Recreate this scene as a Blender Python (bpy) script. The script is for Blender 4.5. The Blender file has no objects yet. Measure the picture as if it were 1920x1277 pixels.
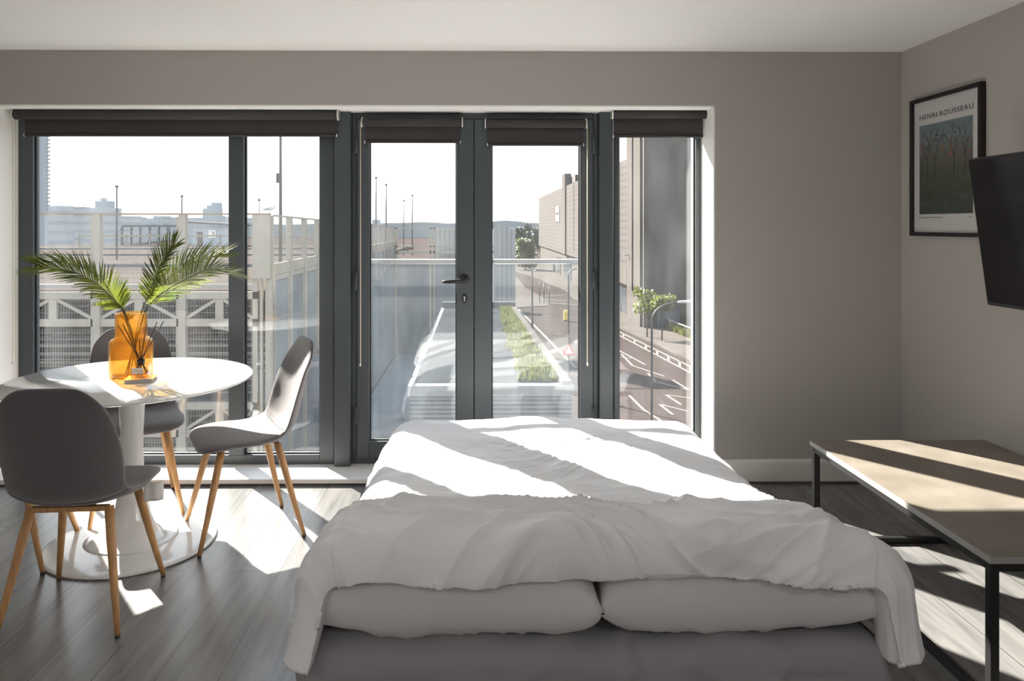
import bpy, math, random
from mathutils import Vector, Matrix, noise
PI = math.pi
R = math.radians
sc = bpy.context.scene
COL = sc.collection

# ------------------------------------------------------------------ camera
F_PX, CX, HY, YAW, EYE = 1400.0, 909.7, 422.0, R(0.6), 1.44
cam_d = bpy.data.cameras.new('camera')
cam = bpy.data.objects.new('camera', cam_d)
COL.objects.link(cam)
cam.location = (0, 0, EYE)
cam.rotation_euler = (R(90), 0, -YAW)
cam_d.sensor_width = 36.0
cam_d.lens = F_PX / 1920 * 36.0
cam_d.shift_x = (960 - CX) / 1920
cam_d.shift_y = (HY - 638.5) / 1920
cam_d.clip_start = 0.05
cam_d.clip_end = 3000
sc.camera = cam

# ------------------------------------------------------------------ sky and sun
w = bpy.data.worlds.new('sky')
sc.world = w
w.use_nodes = True
nt = w.node_tree
nt.nodes.clear()
wo = nt.nodes.new('ShaderNodeOutputWorld')
bg = nt.nodes.new('ShaderNodeBackground')
tc = nt.nodes.new('ShaderNodeTexCoord')
sp = nt.nodes.new('ShaderNodeSeparateXYZ')
cr = nt.nodes.new('ShaderNodeValToRGB')
cr.color_ramp.elements[0].position = 0.0
cr.color_ramp.elements[0].color = (0.92, 0.90, 0.87, 1)
cr.color_ramp.elements[1].position = 0.9
cr.color_ramp.elements[1].color = (0.55, 0.72, 1.0, 1)
e = cr.color_ramp.elements.new(0.30)
e.color = (0.90, 0.90, 0.88, 1)
nt.links.new(tc.outputs['Generated'], sp.inputs[0])
nt.links.new(sp.outputs['Z'], cr.inputs[0])
nt.links.new(cr.outputs[0], bg.inputs[0])
bg.inputs[1].default_value = 1.3
nt.links.new(bg.outputs[0], wo.inputs[0])

SUN_AZ, SUN_EL = R(38), R(32)
sun_d = bpy.data.lights.new('sun', 'SUN')
sun = bpy.data.objects.new('sun', sun_d)
COL.objects.link(sun)
to_sun = Vector((-math.sin(SUN_AZ) * math.cos(SUN_EL), math.cos(SUN_AZ) * math.cos(SUN_EL), math.sin(SUN_EL)))
sun.rotation_euler = to_sun.to_track_quat('Z', 'Y').to_euler()
sun.location = to_sun * 60
sun_d.energy = 16.0
sun_d.angle = R(0.6)
sun_d.color = (1.0, 0.92, 0.82)

sc.view_settings.view_transform = 'Standard'
sc.view_settings.look = 'None'
sc.view_settings.gamma = 1
sc.view_settings.use_curve_mapping = False
sc.view_settings.exposure = 1.03
FILL_W = 6.5                    # power of each added fill lamp, unseen behind the camera
sc.cycles.max_bounces = 10
sc.cycles.diffuse_bounces = 6
sc.cycles.transparent_max_bounces = 24
sc.cycles.use_denoising = True
sc.cycles.sample_clamp_indirect = 8

# ------------------------------------------------------------------ picture-to-place helpers (measuring only)
_r = Vector((math.cos(YAW), -math.sin(YAW), 0))
_f = Vector((math.sin(YAW), math.cos(YAW), 0))
def ray(px, py):
    return _f + _r * ((px - CX) / F_PX) + Vector((0, 0, (HY - py) / F_PX))
def P(px, py, Y):
    d = ray(px, py)
    return Vector((0, 0, EYE)) + d * (Y / d.y)
def G(px, py, z=-7.56):
    d = ray(px, py)
    return Vector((0, 0, EYE)) + d * ((z - EYE) / d.z)

# ------------------------------------------------------------------ mesh builder
OFF = {}
class MB:
    def __init__(s):
        s.v = []; s.f = []; s.s = []
    def add(s, vs, fs, smooth=False):
        n = len(s.v)
        s.v += [tuple(p) for p in vs]
        s.f += [tuple(i + n for i in f) for f in fs]
        s.s += [smooth] * len(fs)
        return s
    def box(s, x0, x1, y0, y1, z0, z1):
        return s.add([(x0, y0, z0), (x1, y0, z0), (x1, y1, z0), (x0, y1, z0), (x0, y0, z1), (x1, y0, z1), (x1, y1, z1), (x0, y1, z1)],
                     [(0, 3, 2, 1), (4, 5, 6, 7), (0, 1, 5, 4), (1, 2, 6, 5), (2, 3, 7, 6), (3, 0, 4, 7)])
    def bar(s, a, b, w=0.02, h=None, up=(0, 0, 1)):
        a = Vector(a); b = Vector(b); h = w if h is None else h
        d = (b - a).normalized(); up = Vector(up)
        if abs(d.dot(up)) > 0.98: up = Vector((0, 1, 0))
        x = d.cross(up).normalized() * (w / 2); y = x.cross(d).normalized() * (h / 2)
        vs = [p + sx * x + sy * y for p in (a, b) for sx, sy in ((-1, -1), (1, -1), (1, 1), (-1, 1))]
        return s.add(vs, [(0, 1, 2, 3), (7, 6, 5, 4), (0, 4, 5, 1), (1, 5, 6, 2), (2, 6, 7, 3), (3, 7, 4, 0)])
    def tube(s, pts, r, n=10, cap=True, smooth=True):
        pts = [Vector(p) for p in pts]
        rs = r if isinstance(r, (list, tuple)) else [r] * len(pts)
        vs = []; fs = []; up = Vector((0.13, 0.21, 1)).normalized()
        for i, p in enumerate(pts):
            d = (pts[min(i + 1, len(pts) - 1)] - pts[max(i - 1, 0)]).normalized()
            if abs(d.dot(up)) > 0.99: up = Vector((1, 0.1, 0)).normalized()
            x = d.cross(up).normalized(); y = d.cross(x)
            up = x.cross(d)
            for k in range(n):
                a = 2 * PI * k / n
                vs.append(p + (x * math.cos(a) + y * math.sin(a)) * rs[i])
        for i in range(len(pts) - 1):
            for k in range(n):
                fs.append((i * n + k, i * n + (k + 1) % n, (i + 1) * n + (k + 1) % n, (i + 1) * n + k))
        if cap:
            fs.append(tuple(range(n))[::-1]); fs.append(tuple((len(pts) - 1) * n + k for k in range(n)))
        return s.add(vs, fs, smooth)
    def lathe(s, prof, c=(0, 0, 0), n=48, smooth=True, sx=1, sy=1):
        vs = []; fs = []
        for r, z in prof:
            for k in range(n):
                a = 2 * PI * k / n
                vs.append((c[0] + r * sx * math.cos(a), c[1] + r * sy * math.sin(a), c[2] + z))
        for i in range(len(prof) - 1):
            for k in range(n):
                fs.append((i * n + k, i * n + (k + 1) % n, (i + 1) * n + (k + 1) % n, (i + 1) * n + k))
        if prof[0][0] > 1e-6: fs.append(tuple(range(n))[::-1])
        if prof[-1][0] > 1e-6: fs.append(tuple((len(prof) - 1) * n + k for k in range(n)))
        return s.add(vs, fs, smooth)
    def prism(s, poly, axis, a, b):
        n = len(poly); vs = []
        for t in (a, b):
            for u, v in poly:
                vs.append({'x': (t, u, v), 'y': (u, t, v), 'z': (u, v, t)}[axis])
        fs = [tuple(range(n))[::-1], tuple(range(n, 2 * n))]
        for i in range(n):
            j = (i + 1) % n
            fs.append((i, j, n + j, n + i))
        return s.add(vs, fs)
    def grid(s, rows, closed=False, smooth=True):
        m = len(rows[0]); vs = [p for r_ in rows for p in r_]; fs = []
        for i in range(len(rows) - 1):
            for k in range(m if closed else m - 1):
                fs.append((i * m + k, i * m + (k + 1) % m, (i + 1) * m + (k + 1) % m, (i + 1) * m + k))
        return s.add(vs, fs, smooth)
    def build(s, name, mat=None, parent=None, bevel=0, seg=2, recalc=True):
        off = OFF.get(parent.name, Vector((0, 0, 0))) if parent else Vector((0, 0, 0))
        me = bpy.data.meshes.new(name)
        me.from_pydata([tuple(Vector(p) - off) for p in s.v], [], s.f)
        me.polygons.foreach_set('use_smooth', s.s)
        if recalc:
            import bmesh
            bm = bmesh.new(); bm.from_mesh(me)
            bmesh.ops.recalc_face_normals(bm, faces=bm.faces)
            bm.to_mesh(me); bm.free()
        me.update()
        o = bpy.data.objects.new(name, me)
        COL.objects.link(o)
        if mat: me.materials.append(mat)
        if parent: o.parent = parent
        OFF[o.name] = off
        if bevel:
            b = o.modifiers.new('bevel', 'BEVEL'); b.width = bevel; b.segments = seg; b.limit_method = 'ANGLE'; b.angle_limit = R(40)
        return o

def tag(o, label=None, cat=None, group=None, kind=None):
    if label: o['label'] = label
    if cat: o['category'] = cat
    if group: o['group'] = group
    if kind: o['kind'] = kind
    return o
def empty(name, loc=(0, 0, 0), label=None, cat=None, group=None, kind=None):
    o = bpy.data.objects.new(name, None)
    COL.objects.link(o)
    o.location = loc
    o.empty_display_size = 0.1
    OFF[o.name] = Vector(loc)
    return tag(o, label, cat, group, kind)
def copy_tree(o, parent=None):
    c = o.copy(); COL.objects.link(c)
    if parent: c.parent = parent
    for ch in list(o.children): copy_tree(ch, c)
    return c
def fbm(p, o=3):
    return noise.fractal(Vector(p), 1.0, 2.0, o)

# ------------------------------------------------------------------ materials
def mat(name, col, rough=0.5, metal=0.0, spec=0.5, var=0.0, scale=8, bump=0.0, bscale=60, trans=0, stretch=(1, 1, 1), coat=0, col2=None, sheen=0):
    m = bpy.data.materials.new(name); m.use_nodes = True
    n = m.node_tree.nodes; l = m.node_tree.links
    b = n['Principled BSDF']
    b.inputs['Base Color'].default_value = (*col, 1)
    b.inputs['Roughness'].default_value = rough
    b.inputs['Metallic'].default_value = metal
    b.inputs['Specular IOR Level'].default_value = spec
    b.inputs['Coat Weight'].default_value = coat
    b.inputs['Sheen Weight'].default_value = sheen
    t = n.new('ShaderNodeTexCoord'); mp = n.new('ShaderNodeMapping')
    mp.inputs['Scale'].default_value = stretch
    l.new(t.outputs['Object'], mp.inputs[0])
    if var or col2:
        nz = n.new('ShaderNodeTexNoise'); nz.inputs['Scale'].default_value = scale; nz.inputs['Detail'].default_value = 5
        l.new(mp.outputs[0], nz.inputs['Vector'])
        r_ = n.new('ShaderNodeValToRGB'); r_.color_ramp.elements[0].position = 0.3; r_.color_ramp.elements[1].position = 0.7
        c2 = col2 if col2 else tuple(min(1, c * (1 + var)) for c in col)
        c1 = col if col2 else tuple(c * (1 - var) for c in col)
        r_.color_ramp.elements[0].color = (*c1, 1); r_.color_ramp.elements[1].color = (*c2, 1)
        l.new(nz.outputs[0], r_.inputs[0]); l.new(r_.outputs[0], b.inputs['Base Color'])
    if bump:
        nb = n.new('ShaderNodeTexNoise'); nb.inputs['Scale'].default_value = bscale; nb.inputs['Detail'].default_value = 4
        l.new(mp.outputs[0], nb.inputs['Vector'])
        bp = n.new('ShaderNodeBump'); bp.inputs['Strength'].default_value = bump; bp.inputs['Distance'].default_value = 0.01
        l.new(nb.outputs[0], bp.inputs['Height']); l.new(bp.outputs[0], b.inputs['Normal'])
    return m

def glass_mat(name, tint, ior=1.5, dust=0.0, rough=0.0, body=0.0, bodycol=(1, 1, 1)):
    m = bpy.data.materials.new(name); m.use_nodes = True
    n = m.node_tree.nodes; l = m.node_tree.links; n.clear()
    o = n.new('ShaderNodeOutputMaterial'); tr = n.new('ShaderNodeBsdfTransparent'); gl = n.new('ShaderNodeBsdfGlossy')
    tr.inputs[0].default_value = (*tint, 1); gl.inputs['Roughness'].default_value = rough
    # Schlick reflectance, the same from both sides of a pane
    f0 = ((ior - 1) / (ior + 1)) ** 2
    lw = n.new('ShaderNodeLayerWeight'); lw.inputs['Blend'].default_value = 0.5
    pw = n.new('ShaderNodeMath'); pw.operation = 'POWER'; pw.inputs[1].default_value = 5
    l.new(lw.outputs['Facing'], pw.inputs[0])
    fr = n.new('ShaderNodeMath'); fr.operation = 'MULTIPLY_ADD'; fr.inputs[1].default_value = 1 - f0; fr.inputs[2].default_value = f0
    l.new(pw.outputs[0], fr.inputs[0])
    mx = n.new('ShaderNodeMixShader')
    l.new(fr.outputs[0], mx.inputs[0]); l.new(tr.outputs[0], mx.inputs[1]); l.new(gl.outputs[0], mx.inputs[2])
    last = mx
    if dust:
        tl = n.new('ShaderNodeBsdfTranslucent'); tl.inputs[0].default_value = (0.85, 0.9, 0.95, 1)
        t = n.new('ShaderNodeTexCoord'); mp = n.new('ShaderNodeMapping'); mp.inputs['Scale'].default_value = (3, 3, 0.8)
        nz = n.new('ShaderNodeTexNoise'); nz.inputs['Scale'].default_value = 2.5; nz.inputs['Detail'].default_value = 6
        mr = n.new('ShaderNodeMapRange'); mr.inputs['From Min'].default_value = 0.3; mr.inputs['From Max'].default_value = 0.75
        mr.inputs['To Min'].default_value = dust * 0.3; mr.inputs['To Max'].default_value = dust * 1.7
        l.new(t.outputs['Object'], mp.inputs[0]); l.new(mp.outputs[0], nz.inputs['Vector']); l.new(nz.outputs[0], mr.inputs[0])
        m2 = n.new('ShaderNodeMixShader'); l.new(mr.outputs[0], m2.inputs[0]); l.new(mx.outputs[0], m2.inputs[1]); l.new(tl.outputs[0], m2.inputs[2])
        last = m2
    if body:
        tl = n.new('ShaderNodeBsdfTranslucent'); tl.inputs[0].default_value = (*bodycol, 1)
        t = n.new('ShaderNodeTexCoord'); vz = n.new('ShaderNodeTexNoise'); vz.inputs['Scale'].default_value = 70; vz.inputs['Detail'].default_value = 2
        bp = n.new('ShaderNodeBump'); bp.inputs['Strength'].default_value = 0.6; bp.inputs['Distance'].default_value = 0.004
        l.new(t.outputs['Object'], vz.inputs['Vector']); l.new(vz.outputs[0], bp.inputs['Height'])
        l.new(bp.outputs[0], gl.inputs['Normal']); l.new(bp.outputs[0], lw.inputs['Normal'])
        m2 = n.new('ShaderNodeMixShader'); m2.inputs[0].default_value = body
        l.new(last.outputs[0], m2.inputs[1]); l.new(tl.outputs[0], m2.inputs[2]); last = m2
    l.new(last.outputs[0], o.inputs[0])
    return m

def plank_mat():
    m = bpy.data.materials.new('laminate_planks'); m.use_nodes = True
    n = m.node_tree.nodes; l = m.node_tree.links; b = n['Principled BSDF']
    t = n.new('ShaderNodeTexCoord')
    mp = n.new('ShaderNodeMapping'); mp.inputs['Rotation'].default_value = (0, 0, R(90)); mp.inputs['Location'].default_value = (0.62, 0.02, 0)
    l.new(t.outputs['Object'], mp.inputs[0])
    br = n.new('ShaderNodeTexBrick')
    br.inputs['Scale'].default_value = 1; br.inputs['Brick Width'].default_value = 1.25; br.inputs['Row Height'].default_value = 0.2
    br.inputs['Mortar Size'].default_value = 0.0022; br.inputs['Mortar Smooth'].default_value = 0.2; br.offset = 0.37; br.offset_frequency = 2
    br.inputs['Color1'].default_value = (0.0, 0, 0, 1); br.inputs['Color2'].default_value = (1, 1, 1, 1); br.inputs['Mortar'].default_value = (0.5, 0.5, 0.5, 1)
    l.new(mp.outputs[0], br.inputs['Vector'])
    mg = n.new('ShaderNodeMapping'); mg.inputs['Scale'].default_value = (14, 1.3, 1)
    l.new(t.outputs['Object'], mg.inputs[0])
    nz = n.new('ShaderNodeTexNoise'); nz.inputs['Scale'].default_value = 1.6; nz.inputs['Detail'].default_value = 8; nz.inputs['Distortion'].default_value = 0.6
    l.new(mg.outputs[0], nz.inputs['Vector'])
    rp = n.new('ShaderNodeValToRGB')
    rp.color_ramp.elements[0].position = 0.25; rp.color_ramp.elements[0].color = (0.112, 0.112, 0.113, 1)
    rp.color_ramp.elements[1].position = 0.72; rp.color_ramp.elements[1].color = (0.215, 0.209, 0.202, 1)
    l.new(nz.outputs[0], rp.inputs[0])
    hs = n.new('ShaderNodeHueSaturation')
    mr = n.new('ShaderNodeMapRange'); mr.inputs['To Min'].default_value = 0.82; mr.inputs['To Max'].default_value = 1.15
    l.new(br.outputs['Color'], mr.inputs[0]); l.new(mr.outputs[0], hs.inputs['Value']); l.new(rp.outputs[0], hs.inputs['Color'])
    mx = n.new('ShaderNodeMixRGB'); mx.inputs[2].default_value = (0.07, 0.065, 0.06, 1)
    l.new(br.outputs['Fac'], mx.inputs[0]); l.new(hs.outputs[0], mx.inputs[1]); l.new(mx.outputs[0], b.inputs['Base Color'])
    b.inputs['Roughness'].default_value = 0.27
    b.inputs['Specular IOR Level'].default_value = 0.9
    bp = n.new('ShaderNodeBump'); bp.inputs['Strength'].default_value = 0.25; bp.inputs['Distance'].default_value = 0.003; bp.invert = True
    l.new(br.outputs['Fac'], bp.inputs['Height']); l.new(bp.outputs[0], b.inputs['Normal'])
    return m

def band_mat(name, c1, c2, scale, axis='Z', thin=0.25, rough=0.6, metal=0):
    m = bpy.data.materials.new(name); m.use_nodes = True
    n = m.node_tree.nodes; l = m.node_tree.links; b = n['Principled BSDF']
    t = n.new('ShaderNodeTexCoord'); s_ = n.new('ShaderNodeSeparateXYZ'); l.new(t.outputs['Object'], s_.inputs[0])
    mu = n.new('ShaderNodeMath'); mu.operation = 'MULTIPLY'; mu.inputs[1].default_value = scale; l.new(s_.outputs[axis], mu.inputs[0])
    fr = n.new('ShaderNodeMath'); fr.operation = 'FRACT'; l.new(mu.outputs[0], fr.inputs[0])
    gt = n.new('ShaderNodeMath'); gt.operation = 'LESS_THAN'; gt.inputs[1].default_value = thin; l.new(fr.outputs[0], gt.inputs[0])
    mx = n.new('ShaderNodeMixRGB'); mx.inputs[1].default_value = (*c1, 1); mx.inputs[2].default_value = (*c2, 1)
    l.new(gt.outputs[0], mx.inputs[0]); l.new(mx.outputs[0], b.inputs['Base Color'])
    b.inputs['Roughness'].default_value = rough; b.inputs['Metallic'].default_value = metal; b.inputs['Specular IOR Level'].default_value = 0.1
    return m

def leaf_mat(name, c1, c2, scale=6, tl=0.5):
    m = bpy.data.materials.new(name); m.use_nodes = True
    n = m.node_tree.nodes; l = m.node_tree.links; b = n['Principled BSDF']; o = n['Material Output']
    t = n.new('ShaderNodeTexCoord'); nz = n.new('ShaderNodeTexNoise'); nz.inputs['Scale'].default_value = scale; l.new(t.outputs['Object'], nz.inputs['Vector'])
    rp = n.new('ShaderNodeValToRGB'); rp.color_ramp.elements[0].position = 0.35; rp.color_ramp.elements[1].position = 0.65
    rp.color_ramp.elements[0].color = (*c1, 1); rp.color_ramp.elements[1].color = (*c2, 1)
    l.new(nz.outputs[0], rp.inputs[0]); l.new(rp.outputs[0], b.inputs['Base Color']); b.inputs['Roughness'].default_value = 0.35
    tr = n.new('ShaderNodeBsdfTranslucent'); l.new(rp.outputs[0], tr.inputs[0])
    mx = n.new('ShaderNodeMixShader'); mx.inputs[0].default_value = tl
    l.new(b.outputs[0], mx.inputs[1]); l.new(tr.outputs[0], mx.inputs[2]); l.new(mx.outputs[0], o.inputs[0])
    return m

M = dict(
    wall=mat('taupe_wall_paint', (0.43, 0.402, 0.384), 0.9, spec=0.2, bump=0.05, bscale=180),
    ceil=mat('white_ceiling_paint', (0.86, 0.85, 0.84), 0.95, spec=0.1),
    white=mat('white_wall_paint', (0.84, 0.83, 0.81), 0.85, spec=0.2),
    trim=mat('white_gloss_trim', (0.78, 0.77, 0.75), 0.35),
    floor=plank_mat(),
    plinth=mat('dark_scotia', (0.10, 0.085, 0.08), 0.6),
    frame=mat('anthracite_aluminium', (0.060, 0.072, 0.083), 0.42, metal=0.0, spec=0.6, bump=0.03, bscale=500),
    seal=mat('black_rubber_seal', (0.012, 0.012, 0.013), 0.6),
    chrome=mat('satin_steel', (0.7, 0.7, 0.7), 0.25, metal=1),
    glass=glass_mat('window_glass', (0.96, 0.975, 0.98), 1.58, dust=0.009),
    blind=mat('blind_fabric', (0.052, 0.048, 0.050), 0.85, bump=0.15, bscale=500),
    plastic=mat('white_plastic', (0.75, 0.74, 0.72), 0.4),
    chain=mat('bead_chain', (0.72, 0.64, 0.52), 0.4),
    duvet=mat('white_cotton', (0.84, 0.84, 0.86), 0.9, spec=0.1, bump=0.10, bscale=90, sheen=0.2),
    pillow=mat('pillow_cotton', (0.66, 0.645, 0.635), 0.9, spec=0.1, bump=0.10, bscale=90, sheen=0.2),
    sheet=mat('grey_fitted_sheet', (0.31, 0.30, 0.315), 0.9, spec=0.1, bump=0.12, bscale=80),
    base=mat('dark_bed_base', (0.06, 0.06, 0.065), 0.8),
    chair=mat('grey_upholstery', (0.125, 0.113, 0.117), 0.85, spec=0.2, var=0.06, scale=300, bump=0.25, bscale=700, sheen=0.4),
    wood=mat('beech_wood', (0.50, 0.27, 0.11), 0.45, var=0.18, scale=9, stretch=(8, 8, 1)),
    tip=mat('dark_foot', (0.06, 0.045, 0.035), 0.6),
    paper=mat('paper_tag', (0.75, 0.73, 0.70), 0.8),
    ink=mat('print_ink', (0.04, 0.04, 0.045), 0.7),
    gloss=mat('white_lacquer', (0.80, 0.80, 0.79), 0.16, coat=0.5),
    amber=glass_mat('amber_glass', (0.86, 0.71, 0.44), 1.5, body=0.045, bodycol=(0.85, 0.50, 0.12)),
    clear=glass_mat('clear_bottle_glass', (0.95, 0.95, 0.95), 1.5),
    oil=glass_mat('amber_oil', (0.97, 0.86, 0.68), 1.4, body=0.05, bodycol=(0.9, 0.6, 0.3)),
    black=mat('black_collar', (0.012, 0.012, 0.012), 0.4),
    reed=mat('dark_reed', (0.035, 0.022, 0.018), 0.8),
    book=mat('pale_cover', (0.66, 0.63, 0.60), 0.6),
    page=mat('cream_pages', (0.75, 0.70, 0.62), 0.8),
    stem=mat('palm_stem', (0.06, 0.075, 0.035), 0.5),
    palm=leaf_mat('palm_green', (0.075, 0.115, 0.02), (0.23, 0.27, 0.04), 9, 0.42),
    stone=mat('stone_laminate', (0.170, 0.148, 0.120), 0.42, col2=(0.235, 0.208, 0.175), scale=7, bump=0.02, bscale=40),
    stone_edge=mat('grey_edge_banding', (0.36, 0.35, 0.34), 0.5),
    steel=mat('black_powder_coat', (0.012, 0.012, 0.013), 0.45),
    screen=mat('tv_screen', (0.006, 0.006, 0.007), 0.12, spec=0.35),
    tvbody=mat('tv_shell', (0.015, 0.015, 0.016), 0.4),
    pframe=mat('black_picture_frame', (0.012, 0.011, 0.011), 0.4),
    # outdoors
    galv=mat('cream_painted_steel', (0.272, 0.252, 0.215), 0.6, var=0.10, scale=1.2, spec=0.0),
    rust=mat('weathered_top_rail', (0.224, 0.165, 0.112), 0.8, var=0.3, scale=1.5, spec=0.0),
    mesh=mat('galvanised_mesh', (0.24, 0.24, 0.235), 0.5),
    panel=mat('translucent_grey_panel', (0.158, 0.175, 0.185), 0.5, var=0.12, scale=0.8, spec=0.0),
    cladding=band_mat('corrugated_cladding', (0.264, 0.271, 0.271), (0.185, 0.198, 0.198), 3.0, 'X'),
    deck=mat('parking_deck', (0.055, 0.047, 0.042), 0.9, col2=(0.095, 0.082, 0.072), scale=0.6, stretch=(0.15, 1.6, 1), spec=0.0),
    conc=mat('grey_concrete', (0.119, 0.119, 0.119), 0.9, var=0.15, scale=0.7, spec=0.0),
    bluewall=mat('blue_grey_render', (0.145, 0.165, 0.178), 0.8, var=0.12, scale=0.5, spec=0.0),
    darkint=mat('dark_soffit', (0.053, 0.056, 0.059), 0.9),
    roof=mat('grey_roof_felt', (0.035, 0.038, 0.042), 0.85, var=0.25, scale=0.5, spec=0.0),
    coping=mat('pale_coping', (0.238, 0.238, 0.231), 0.7, spec=0.0),
    louvre=band_mat('louvre_grille', (0.158, 0.165, 0.172), (0.059, 0.066, 0.073), 9.0, 'Z', 0.45),
    moss=leaf_mat('sedum_green', (0.073, 0.086, 0.020), (0.172, 0.178, 0.053), 2.0, 0.3),
    asphalt=mat('brown_asphalt', (0.056, 0.044, 0.040), 0.9, var=0.12, scale=0.3, spec=0.0),
    pave=mat('paving', (0.102, 0.090, 0.081), 0.9, var=0.1, scale=0.5, spec=0.0),
    paint=mat('road_paint', (0.198, 0.185, 0.165), 0.8, spec=0.0),
    brick=band_mat('ribbed_brown_cladding', (0.070, 0.060, 0.056), (0.042, 0.036, 0.033), 1.5, 'Z', 0.2, 0.7),
    darkclad=mat('dark_metal_cladding', (0.040, 0.035, 0.033), 0.7, var=0.25, scale=0.25),
    paleclad=mat('pale_metal_cladding', (0.105, 0.095, 0.088), 0.6, var=0.05, spec=0.0),
    win=mat('shop_glazing', (0.053, 0.066, 0.079), 0.15),
    haze1=mat('haze_blue_render', (0.30, 0.34, 0.37), 0.9, spec=0.0),  # distance haze mixed into the far wall colour
    haze2=band_mat('haze_grey_blocks', (0.33, 0.36, 0.38), (0.26, 0.29, 0.32), 0.33, 'Z', 0.4),  # banded far walls, haze painted into both tones
    lamp=mat('grey_lamp_steel', (0.03, 0.03, 0.032), 0.5),
    lampb=mat('lamp_head_grey', (0.297, 0.310, 0.317), 0.5),
    tree=leaf_mat('young_leaf', (0.073, 0.099, 0.013), (0.185, 0.205, 0.033), 1.5, 0.5),
    tree2=leaf_mat('mid_leaf', (0.073, 0.092, 0.033), (0.132, 0.158, 0.059), 0.6, 0.4),
    tree3=leaf_mat('dark_leaf', (0.066, 0.083, 0.059), (0.112, 0.132, 0.092), 0.3, 0.2),
    bark=mat('bark', (0.066, 0.053, 0.040), 0.9),
    yellow=mat('yellow_paint', (0.75, 0.50, 0.08), 0.6),
    red=mat('sign_red', (0.6, 0.05, 0.03), 0.5),
    gull=mat('gull_white', (0.45, 0.45, 0.44), 0.8),
    gullg=mat('gull_grey', (0.22, 0.23, 0.24), 0.8),
    beak=mat('beak_yellow', (0.6, 0.4, 0.05), 0.6),
    shed=mat('kiosk_blue_grey', (0.32, 0.38, 0.44), 0.7),
)

# ------------------------------------------------------------------ room shell
YW, YF = 4.16, 4.42              # room face of the window wall, window plane
XL, XR, YB, ZC = -3.3, 2.376, -3.4, 2.41
OXL, OXR, OZ = -2.693, 1.328, 2.108
def struct(name, mb, m, parent=None, **k):
    o = mb.build(name, m, parent, **k)
    if not parent: o['kind'] = 'structure'
    return o
struct('floor', MB().box(XL - .1, XR + .1, YB - .1, 4.62, -0.12, 0), M['floor'])
struct('ceiling', MB().box(XL - .1, XR + .1, YB - .1, 4.62, ZC, ZC + 0.15), M['ceil'])
b = MB(); b.box(XL, OXL, YW, 4.60, 0, ZC); b.box(OXR, XR, YW, 4.60, 0, ZC); b.box(OXL, OXR, YW, 4.60, OZ, ZC)
struct('wall_back', b, M['wall'])
struct('wall_right', MB().box(XR, XR + .1, YB, 4.62, 0, ZC), M['wall'])
struct('wall_left', MB().box(XL - .1, XL, YB, 4.62, 0, ZC), M['white'])
struct('wall_front', MB().box(XL, XR, YB - .1, YB, 0, ZC), M['white'])
# reveals and sill
struct('trim_1', MB().box(OXL, OXL + .008, YW + .001, 4.60, 0.034, OZ), M['white'])
struct('trim_2', MB().box(OXR - .008, OXR, YW + .001, 4.60, 0.034, OZ), M['white'])
struct('trim_3', MB().box(OXL, OXR, YW + .001, 4.60, OZ - .008, OZ), M['white'])
struct('trim_4', MB().box(OXL + .008, OXR - .008, YW - .025, 4.60, 0.010, 0.036), M['trim'], bevel=.003)
struct('trim_5', MB().box(XL, OXR + .02, YW - .012, YW + .02, 0, 0.010), M['plinth'])
sk = [(0, 0.012), (-.018, 0.012), (-.018, .118), (-.012, .128), (0, .132)]
struct('baseboard_back', MB().prism([(YW + a, z) for a, z in sk], 'x', OXR + .02, XR), M['trim'])
struct('baseboard_right', MB().prism([(XR + a, z) for a, z in sk], 'y', YB, YW - .018), M['trim'])
struct('baseboard_left', MB().prism([(XL - a, z) for a, z in sk], 'y', YB, YW), M['trim'])
struct('trim_6', MB().box(OXR + .02, XR - .02, YW - .028, YW, 0, 0.012).box(XR - .028, XR, YB, YW - .028, 0, 0.012), M['plinth'])

# invented square fill lamps, out of view behind the camera, brightening the room
for i, (lx_, ly_) in enumerate(((-1.9, -0.9), (1.0, -0.9), (-1.9, -2.5), (1.0, -2.5))):
    cl = empty('fill_light', (lx_, ly_, ZC), ['front left', 'front right', 'rear left', 'rear right'][i] + ' of four added square fill lamps, unseen behind the camera', 'light', 'added square fill lamps')
    MB().box(lx_ - .26, lx_ + .26, ly_ - .26, ly_ + .26, ZC - .045, ZC).build('housing', M['white'], cl, bevel=.006)
    la = bpy.data.lights.new('fill_lamp', 'AREA'); la.shape = 'SQUARE'; la.size = .46; la.energy = FILL_W; la.color = (1.0, .97, .94)
    lo_ = bpy.data.objects.new('fill_lamp', la); COL.objects.link(lo_); lo_.parent = cl; lo_.location = (0, 0, -.052)

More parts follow.
